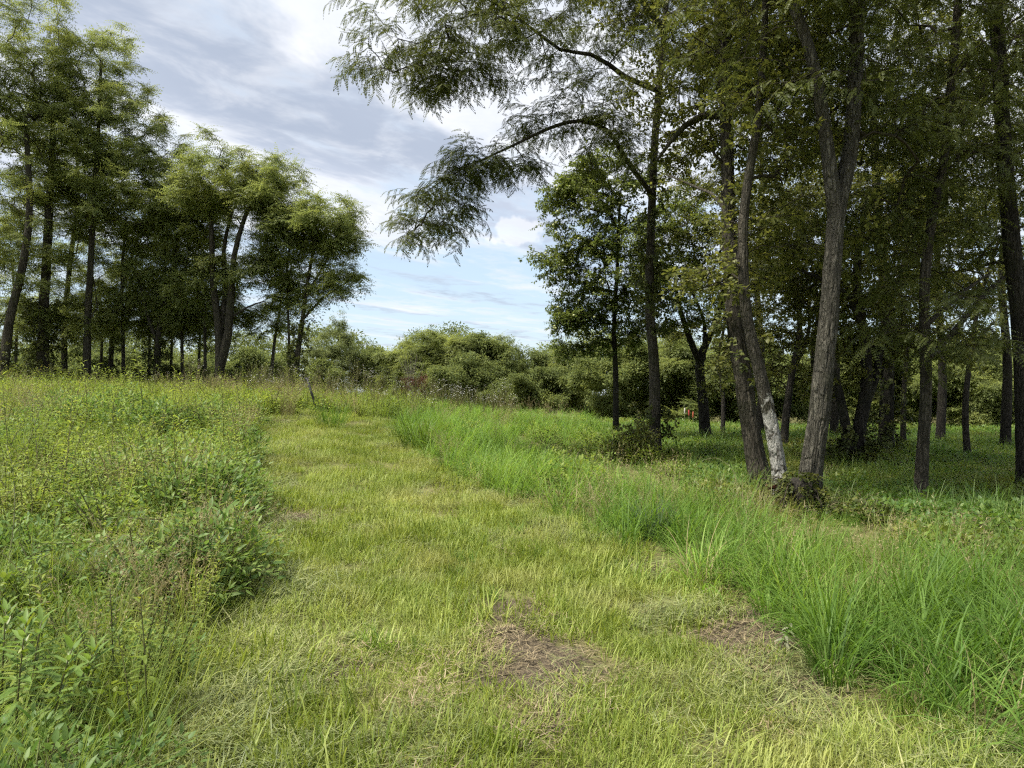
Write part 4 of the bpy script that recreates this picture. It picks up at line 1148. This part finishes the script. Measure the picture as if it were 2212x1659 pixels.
strew('white_flower_weeds', 'white-flowered weeds along the crest of the rise', 'flower', [
    (field(-9, .5, PATH_END + .3, 25, 4.5, lambda x, y: x < 0), (.9, 1.3)), (field(-18, -7, 19, 25, .8, LW), (.7, 1.0))], tilt=.12, cat='weeds')
strew('yellow_flower_weeds', 'yellow-flowered weeds scattered on the rise', 'yflower', [(field(-18, -4, 12, 25, .55, LW), (.7, 1.0))], cat='weeds')
WOOD = lambda x, y: herb_far(x, y) & (y < 36)
strew('meadow_weeds', 'leafy weeds low in the tall grass', 'weedmound', [(field(.5, 7, 2.6, 9, 5, lambda x, y: MEADOW(x, y) & (vnoise(x * .9, y * .9, 101) > .5)), (.6, 1.0)), (field(-4, 9, 9, 26, 2.5, lambda x, y: MEADOW(x, y) & (vnoise(x * .5, y * .5, 102) > .45)), (1, 1.8))], cat='weeds')
strew('meadow_seed_grass', 'tan seed heads standing in the tall grass', 'seed', [(field(-4, 9, 5, 26, 1.0, lambda x, y: MEADOW(x, y) & (vnoise(x * .6, y * .6, 103) > .5)), (.6, 1.0))])
strew('woodland_herbs', 'low green and yellow-brown herbs in the shade of the right-hand trees', 'herb', [
    (field(2, 9, 6, 14, 11, WOOD), (.7, 1.2)), (field(3, 16, 14, 24, 6, WOOD), (.8, 1.4)), (field(4, 28, 24, 36, 2.6, WOOD), (1, 1.7))], cat='herbs')
strew('woodland_grass', 'soft shaded grass under the right-hand trees', 'herbgrass', [
    (field(2, 9, 6, 14, 9, WOOD), (.7, 1.2)), (field(3, 16, 14, 24, 5, WOOD), (.8, 1.3))])
strew('woodland_tall_grass', 'scattered soft grass clumps running back under the right-hand trees', 'tall', [(field(2, 10, 7, 15, 5, WOOD), (.3, .6)), (field(3, 18, 15, 28, 3, WOOD), (.35, .7))])
strew('leaf_litter', 'brown dry stalks lying in the shade of the right-hand trees', 'straw', [(field(2, 12, 7, 17, 5, lambda x, y: WOOD(x, y) & (vnoise(x * .7, y * .7, 97) > .5)), (.9, 1.5))], zoff=.1)
strew('stand_herbs', 'shaded undergrowth beneath the left-hand stand', 'herb', [(field(-30, -4, 25.5, 40, 2.2, lambda x, y: x < -4), (1, 1.8))], cat='herbs')

# ------------------------------------------------------------------ single plants and small things
def one(name, label, cat, px, py, mb, mats, group=None, sc_=1.0, rz=None, dz=-.01):
    p = hit(px, py)
    me = mb.mesh(name, mats)
    o = link(name, me, None, (p[0], p[1], p[2] + dz))
    o.scale = (sc_, sc_, sc_)
    o.rotation_euler = (0, 0, U(0, 6.28) if rz is None else rz)
    return tag(o, label, cat, group)

one('grass_tussock', 'blue-green spiky grass tussock at the path edge before the trunks', 'grass tussock', 1408, 1165, tall_piece(150, (.3, .55), (.005, .009), .12, (.3, 1.2)), M['blue'])
one('grass_tussock', 'fresh green grass tussock at the far end of the mown path', 'grass tussock', 715, 925, tall_piece(130, (.5, .9), (.009, .014), .3, (.5, 1.5)), M['tall'], sc_=1.1)
one('grass_tussock', 'tall leaning grass tussock where the tall grass meets the path', 'grass tussock', 900, 975, tall_piece(150, (.7, 1.2), (.010, .016), .3, (.4, 1.4)), M['tall'], sc_=1.1)
one('dry_tussock', 'hazy tan dry grass tussock beside the leaning stake', 'grass tussock', 622, 905, seed_piece(150, (.5, .85)), M['tan'], sc_=1.25)
one('dry_tussock', 'low tan dry grass tussock near the many-stemmed tree', 'grass tussock', 470, 872, seed_piece(150, (.4, .65)), M['tan'], sc_=1.4)
one('dry_tussock', 'wispy grey-tan grass heap at the foot of the blotched trunk', 'grass tussock', 1610, 1118, tall_piece(170, (.35, .75), (.003, .006), .3, (.6, 2.2)), M['tan'])
one('grass_tussock', 'yellowing grass tussock drooping from the left weeds onto the path', 'grass tussock', 470, 1180, tall_piece(90, (.3, .55), (.006, .010), .12, (.8, 2.0)), M['lime'])
for px, py, s_, lab in [(1800, 1480, .8, 'long-bladed grass tussock at the near corner of the tall grass'), (1960, 1370, .95, 'arching grass tussock in the middle of the near tall grass'), (1690, 1290, .8, 'pale arching grass tussock left in the near tall grass'), (2140, 1470, .9, 'dense grass tussock near the right edge of the view'),
                        (2100, 1330, .95, 'arching grass tussock below the slender bare trunk'), (1570, 1215, .7, 'small grass tussock where the path edge bends before the trunks')]:
    one('grass_tussock', lab, 'grass tussock', px, py, tall_piece(75, (.55, .95), (.010, .017), .13, (.8, 2.0)), M['tall'], 'tussocks in the near tall grass', s_)

# leaning stake
b = hit(692, 892)
mb = MB()
tube(mb, [(0, 0, -.2), (-.12, 0, .35), (-.30, 0, .92)], [.032, .032, .032], 4)
mb.add(np.array([[-.34, -.012, .86], [-.26, -.012, .86], [-.26, .012, .86], [-.34, .012, .86], [-.36, -.012, .94], [-.28, -.012, .94], [-.28, .012, .94], [-.36, .012, .94]]),
       [np.array([[0, 1, 5, 4], [1, 2, 6, 5], [2, 3, 7, 6], [3, 0, 4, 7], [4, 5, 6, 7], [3, 2, 1, 0]])])
tag(link('stake', mb.mesh('stake', plain_mat('stake_metal', (.010, .010, .011), (.03, .03, .032), 30, .6)), None, (b[0], b[1] - .2, b[2])), 'thin dark stake leaning left at the end of the mown path', 'stake')

# markers seen between the trunks
def marker(name, label, px, py, d, capcol, h=.75):
    p = P(px, py, d); zb = float(T(p[0], p[1]))
    H = p[2] - zb
    th = thing(name, label, 'marker', (p[0], p[1], zb))
    mb = MB(); tube(mb, [(0, 0, -.1), (0, 0, H * .5), (0, 0, H)], [.006] * 3, 6)
    link('post', mb.mesh('post', plain_mat('marker_post', (.10, .13, .05), (.14, .16, .07))), th)
    mb = MB(); z = np.array([0, .02, .14, .19, .21]); tube(mb, np.stack([0 * z, 0 * z, z + H - .02], 1), [.014, .026, .025, .018, .005], 10)
    link('cap', mb.mesh('cap', plain_mat('marker_cap', capcol, tuple(c_ * 1.2 for c_ in capcol), 30, .5)), th)
marker('marker_post', 'small white marker post beyond the tall grass', 1479, 893, 24, (.42, .41, .36))
marker('marker_post', 'small red-topped marker post beyond the tall grass', 1488, 897, 24, (.36, .05, .05))
marker('marker_post', 'tiny orange marker low in the grass right of the red one', 1497, 901, 24, (.34, .09, .05))

# stones, stump, scrap
def stone(label, px, py, s, col):
    mb = MB()
    nlat, nlon = 7, 10
    th_, ph_ = np.linspace(.05, math.pi - .05, nlat), np.linspace(0, 2 * math.pi, nlon, endpoint=False)
    a_, b_ = np.meshgrid(th_, ph_, indexing='ij')
    d = np.stack([np.sin(a_) * np.cos(b_), np.sin(a_) * np.sin(b_), np.cos(a_) * .65], -1)
    rr = s * (.75 + .5 * vnoise(d[..., 0] * 2 + px, d[..., 1] * 2, d[..., 2] * 2))
    V = (d * rr[..., None]).reshape(-1, 3)
    ii, jj = np.meshgrid(np.arange(nlat - 1), np.arange(nlon), indexing='ij')
    q = np.stack([ii * nlon + jj, ii * nlon + (jj + 1) % nlon, (ii + 1) * nlon + (jj + 1) % nlon, (ii + 1) * nlon + jj], -1).reshape(-1, 4)
    mb.add(V, [q]); mb.Fc.append(list(range(nlon))); mb.M.append(0)
    one('stone', label, 'stone', px, py, mb, plain_mat('stone_grey', col, tuple(c_ * 1.5 for c_ in col), 25, .9), dz=s * .45)
stone('pale grey stone at the left edge of the path below the broad-leaved weeds', 497, 1052, .075, (.30, .29, .27))
stone('small cream stone in the cut grass at the left edge of the path', 474, 1262, .03, (.42, .38, .26))

sb = hit(1716, 1108)
st_ = thing('tree_stump', 'low vine-covered stump between the blotched and furrowed trunks', 'stump', sb)
mb = MB()
z = np.array([-.1, .0, .1, .22, .34, .40, .43])
tube(mb, np.stack([.03 * np.sin(z * 9), 0 * z, z], 1), [.24, .21, .18, .165, .16, .14, .05], 22, disp=ridges(.3, 3, 3))
link('stump', mb.mesh('stump', M['bark_dark']), st_)
n = 110
az = U(0, 6.28, n); hh = U(.0, .5, n); rr = .2 + U(-.05, .12, n)
scatter('vine', 'ivy', np.stack([np.cos(az) * rr * (1 - hh * .5), np.sin(az) * rr * (1 - hh * .5), hh], 1), np.stack([U(-.6, .6, n), U(-.2, 1, n), az], 1), np.repeat(U(.4, .8, n)[:, None], 3, 1), None, st_)
mb = MB()
for q in range(14):
    a_ = U(2.2, 5.4); e = np.array([math.cos(a_), math.sin(a_), 0]) * U(.25, .55)
    tube(mb, [e * .4 + (0, 0, U(.2, .45)), e * .8 + (0, 0, U(.15, .5)), e + (0, 0, U(-.02, .15))], [.008, .007, .005], 4)
link('creeper_stems', mb.mesh('creeper_stems', M['twig']), st_)
rb = P(1667, 1052, 8.95)
mb = MB()
nn_ = 5
xs_ = np.linspace(-.075, .075, nn_)
top_ = np.stack([xs_, -.012 - .012 * np.cos(xs_ * 30), .03 + .006 * np.sin(xs_ * 60)], 1)
bot_ = top_ * np.array([1, 1, 0]) + np.stack([0 * xs_, 0 * xs_, -.03 + .006 * np.cos(xs_ * 50)], 1)
Vb = np.concatenate([top_, bot_, top_ + (0, .012, 0), bot_ + (0, .012, 0)])
fq = []
for q in range(nn_ - 1):
    fq += [[q, q + nn_, q + nn_ + 1, q + 1], [q + 2 * nn_, q + 1 + 2 * nn_, q + 1 + 3 * nn_, q + 3 * nn_], [q, q + 1, q + 1 + 2 * nn_, q + 2 * nn_], [q + nn_, q + 3 * nn_, q + 1 + 3 * nn_, q + 1 + nn_]]
mb.add(Vb, [np.array(fq)])
tag(link('bark_scrap', mb.mesh('bark_scrap', plain_mat('rust_red', (.11, .035, .028), (.19, .06, .045))), None, rb), 'small rusty red scrap at the foot of the blotched trunk', 'scrap')

# fruits hang in the fruit tree
mb = MB()
zz_ = np.array([-.03, -.026, -.01, .012, .026, .030]); tube(mb, np.stack([0 * zz_, 0 * zz_, zz_], 1), [.004, .018, .031, .032, .018, .004], 8)
fm = mb.mesh('fruit', plain_mat('fruit_skin', (.34, .37, .15), (.44, .45, .22), 12, .45, 0))
crown = [c_ for c_ in fruit_tree.children if c_.name.startswith('crown')][0]
co = np.zeros(len(crown.data.vertices) * 3, np.float32); crown.data.vertices.foreach_get('co', co); co = co.reshape(-1, 3)
front = co[co[:, 1] < np.quantile(co[:, 1], .35)]
for q in front[rng.choice(len(front), 120, replace=False)]:
    link('fruit', fm, fruit_tree, (float(q[0]), float(q[1]) - .25, float(q[2]) - .05))

# near plants with single leaves
LEAF = {}
def leaf_mesh(key, L, W, mat, curl=.25):
    mb = MB()
    V, fc = ovals(np.zeros((1, 3)), np.array([[1.0, 0, 0]]), np.array([[0, 0, 1.0]]), L, W, curl, .14)
    mb.add(V, fc, U(.2, .9))
    me = mb.mesh('leaf', mat)
    return me

def leafy_plant(name, label, px, py, h, nl, meshes, lean=(0, 0), group=None, cat='plant', top_up=1.4, start=.25):
    p = hit(px, py)
    th = thing(name, label, cat, p, group)
    f = np.linspace(0, 1, 8)
    st = np.stack([lean[0] * f ** 2, lean[1] * f ** 2, f * h - .02], 1)
    mb = MB(); tube(mb, st, .006 * (1 - .6 * f), 6, .5)
    link('stem', mb.mesh('stem', M['stem']), th)
    for q in range(nl):
        g_ = start + (1 - start) * (q + 1) / nl
        o = link('leaf', meshes[q % len(meshes)], th, [float(np.interp(g_, f, st[:, c_])) for c_ in range(3)])
        s = (1.1 - .5 * g_) * U(.85, 1.15)
        o.scale = (s, s, s)
        o.rotation_euler = (U(-.25, .25), -(U(-.15, .25) + top_up * max(0, g_ - .55) * 1.6), q * 2.4 + U(-.3, .3))
    return th

lance = [leaf_mesh('lance', L_, W_, M['lance'] if q < 3 else M['lime'], c_) for q, (L_, W_, c_) in enumerate([(.17, .036, .3), (.18, .040, .2), (.16, .034, .4), (.14, .030, .15), (.13, .028, .05)])]
GC = 'leafy lance-leaved stems in the near left corner'
for px, py, h, lean, lab in [(40, 1650, .62, (.02, .03), 'tallest lance-leaved weed in the bottom left corner'), (115, 1655, .52, (.08, .02), 'lance-leaved weed with lime tip, second in the bottom left corner'),
                             (150, 1600, .42, (.10, .05), 'leaning lance-leaved weed right of its corner neighbours'), (10, 1560, .55, (-.02, .05), 'lance-leaved weed at the left edge behind the corner plants'), (70, 1570, .50, (.0, .08), 'lance-leaved weed behind the corner plants beside the edge one')]:
    leafy_plant('leafy_weed', lab, px, min(py, 1655), h, 38, lance[:3] + lance[:2] + lance[3:], lean, GC, 'weed')
ovl = [leaf_mesh('oval', L_, W_, m_, .2) for L_, W_, m_ in [(.050, .030, M['weed']), (.045, .027, M['weed']), (.052, .030, M['lime']), (.042, .025, M['weed_green'])]]
p = hit(330, 1520)
for q, (px, py, h, lean, lab) in enumerate([(250, 1530, .62, (-.05, .05), 'dark-stemmed bramble shoot, left one by the cut path edge'), (300, 1545, .58, (.10, .02), 'dark-stemmed bramble shoot leaning right by the cut path edge'), (345, 1500, .60, (.05, .08), 'dark-stemmed bramble shoot farthest from the corner, by the cut edge'), (205, 1560, .5, (-.08, .02), 'dark-stemmed bramble shoot nearest to the lance-leaved corner plants'), (385, 1490, .48, (.12, .02), 'bramble shoot hanging over the cut path edge')]):
    leafy_plant('bramble_shoot', lab, px, py, h, 54, ovl, lean, 'bramble shoots beside the near path edge', 'bramble', .6, .18)
bl = [leaf_mesh('broad', L_, W_, M['broad'], .2) for L_, W_ in [(.13, .10), (.11, .085), (.15, .11)]]
for px, py, h, lab in [(85, 1030, .55, 'dark broad-leaved weed far left among the tan grass'), (150, 1045, .45, 'broad-leaved weed right of the far-left dark one'), (430, 1000, .5, 'broad-leaved weed overhanging the path edge above the grey stone'), (380, 985, .5, 'broad-leaved weed left of the one overhanging the path edge'), (465, 985, .45, 'broad-leaved weed tip nearest the mown path')]:
    leafy_plant('broad_leaved_weed', lab, px, py, h, 26, bl, (U(-.1, .1), U(-.1, .1)), 'broad-leaved weeds left of the path', 'weed', .4, .2)

# bent seed stalk at the left edge and the arching stem before the trunks
b = hit(8, 1290)
mb = MB()
top = P(22, 960, b[1]) - b
st = spline([(0, 0, 0), (.06, 0, top[2] * .3), (.09, 0, top[2] * .6), (.07, 0, top[2] * .85), (.02, 0, top[2])], .05)
tube(mb, st, np.linspace(.006, .002, len(st)), 5, .6)
n = 60
ff = rng.integers(3, len(st), n)
d = unit(np.stack([U(-1, 1, n), U(-1, 1, n), U(-.2, .9, n)], 1)); nn = rng.normal(size=(n, 3)); nn = unit(nn - d * (nn * d).sum(1, keepdims=True))
V, fc = ovals(st[ff], d, nn, U(.03, .07, n), .011); mb.add(V, fc, np.repeat(U(0, 1, n), 8), 1)
tag(link('seed_stalk', mb.mesh('seed_stalk', [M['palestem'], M['weed']]), None, b), 'tall bent pale seed stalk at the left edge of the view', 'weed')
b = hit(1592, 1075)
mb = MB()
e1, e2, e3 = P(1585, 1020, b[1]) - b, P(1555, 992, b[1]) - b, P(1535, 990, b[1]) - b
st = spline([(0, 0, 0), e1, e2, e3, e3 + np.array([-.12, 0, -.03])], .06)
tube(mb, st, np.linspace(.006, .002, len(st)), 5, .6)
tag(link('seed_stalk', mb.mesh('seed_stalk', M['palestem']), None, b), 'pale grass stem arching left in front of the leaning dark trunk', 'grass stem')

# shrubs with looser crowns
def shrub(name, label, px, py, r, h, key, n, s=(.7, 1.1), matk='twig', group=None, stems=9):
    p = hit(px, py)
    th = thing(name, label, 'shrub', p, group)
    mb = MB()
    for q in range(stems):
        a_ = U(0, 6.28)
        e = np.array([math.cos(a_) * r * U(.2, .9), math.sin(a_) * r * U(.2, .9), h * U(.6, 1.0)])
        tube(mb, [(0, 0, -.05), e * .45 + np.array([0, 0, .12 * h]), e], [.010, .007, .003], 4, .4, cap=False)
    link('stems', mb.mesh('stems', M[matk]), th)
    if key:
        d = unit(rng.normal(size=(n, 3))); d[:, 2] = np.abs(d[:, 2])
        c_ = d * np.array([r, r, h]) * (U(.2, 1, n) ** .5)[:, None]
        scatter('foliage', key, c_, np.stack([U(-.5, .5, n), U(-.3, .6, n), U(0, 6.28, n)], 1), np.repeat(U(*s, n)[:, None], 3, 1), None, th)
    return th
shrub('low_shrub', 'yellow-green sapling clump at the foot of the slim straight trunk', 1375, 1000, .5, .85, 'fruitleaf', 130)
shrub('low_shrub', 'dark creeper clump at the foot of the twin-stemmed tree', 1835, 1012, .6, .6, 'ivy', 110, (.9, 1.4))
shrub('low_shrub', 'brown-tinged low brush behind the near tall grass right of the furrowed trunk', 1860, 1125, .6, .25, 'ivy', 40, (.5, .8))
shrub('bare_shrub', 'grey leafless shrub standing before the bush mass', 888, 868, 1.0, 3.2, None, 0, matk='dead', stems=34)
dk = shrub('dock_weed', 'rusty red seeding dock weed on the crest', 893, 885, .4, .7, None, 0, matk='twig', stems=12)
proto('red', [clump_spray(30, .16, .05, .03) for _ in range(3)], [M['red']])
n = 60
scatter('seed_heads', 'red', np.stack([U(-.4, .4, n), U(-.3, .3, n), U(.5, 1.15, n)], 1), U(-1, 1, (n, 3)), np.ones((n, 3)), None, dk)
leafy_plant('wilted_weed', 'whitish wilted weed between the cut path and the near tall grass', 1690, 1400, .17, 16, [leaf_mesh('wilt', .085, .03, M['wilt'], .5), leaf_mesh('wilt', .07, .026, M['wilt'], .6)], (.05, .02), None, 'weed', .2, .2)
for q, (px, py, r, h) in enumerate([(20, 812, 1.3, 1.3), (120, 815, 1.2, 1.2), (215, 815, 1.2, .9), (300, 818, 1.3, 1.2), (370, 822, 1.1, 1.3), (420, 826, 1.0, 1.1), (510, 830, 1.1, 1.2), (560, 832, 1.0, 1.0)]):
    d = 26.3 + 1.5 * (q % 3)
    x = (px - CX) / F * d
    lab = ['at the left edge', 'beside the ivy-clad trunk', 'right of the tallest tree', 'left of the creeper-wrapped tree', 'right of the creeper-wrapped tree', 'beside the black thin trunk', 'right of the many-stemmed tree', 'left of the slim leaning trunk'][q]
    th = thing('undergrowth_bush', 'dark undergrowth bush under the stand ' + lab, 'bush', (x, d, float(T(x, d))), 'undergrowth bushes in the stand')
    mb = MB()
    for z in range(8):
        a_ = U(0, 6.28); e = np.array([math.cos(a_) * r * U(.2, .8), math.sin(a_) * r * U(.2, .8), h * U(.6, 1)])
        tube(mb, [(0, 0, -.05), e * .45 + np.array([0, 0, .1]), e], [.02, .012, .005], 4, .4, cap=False)
    link('stems', mb.mesh('stems', M['twig']), th)
    n = 90
    dd_ = unit(rng.normal(size=(n, 3))); dd_[:, 2] = np.abs(dd_[:, 2])
    scatter('foliage', 'ivy', dd_ * np.array([r, r, h]) * (U(.15, 1, n) ** .5)[:, None], np.stack([U(-.5, .5, n), U(-.3, .6, n), U(0, 6.28, n)], 1), np.repeat(U(1.3, 2.2, n)[:, None], 3, 1), None, th)
# bushy weeds that stand out from the left verge
for q, (px, py, r, h, key, lab) in enumerate([
        (455, 1235, 0.34, 0.56, 'weedspray', 'fresh green bushy weed bulging onto the path beside the drooping yellow tussock'), (395, 1310, 0.40, 0.58, 'weedspray', 'fresh green bushy weed behind the bramble shoots'),
        (300, 1290, 0.43, 0.62, 'weedspray', 'fresh green bushy weed left of the one behind the brambles'), (450, 1120, 0.39, 0.62, 'weedspray_pale', 'yellow-green bushy weed below the grey stone'),
        (360, 1140, 0.43, 0.67, 'weedspray_pale', 'yellow-green bushy weed in the middle of the left weeds'), (230, 1200, 0.43, 0.67, 'weedspray_pale', 'pale bushy weed beside the tan grass on the left'),
        (110, 1330, 0.36, 0.56, 'weedspray', 'green bushy weed near the left edge above the corner plants'), (170, 1090, 0.46, 0.70, 'weedspray_pale', 'yellow-green bushy weed below the dark broad-leaved ones'),
        (485, 1060, 0.34, 0.56, 'weedspray', 'fresh green bushy weed overlapping the path edge by the grey stone'), (300, 1010, 0.51, 0.73, 'weedspray_pale', 'wide yellow-green bushy weed midway up the rise'),
        (510, 965, 0.46, 0.67, 'weedspray', 'green bushy weed near the far left corner of the mown path'), (60, 1150, 0.43, 0.67, 'weedspray_pale', 'pale bushy weed close to the bent seed stalk')]):
    shrub('bushy_weed', lab, px, py, r, h, key, 70, (.6, 1.0), 'stem', 'bushy weeds along the left edge of the path', 8)['category'] = 'weed'
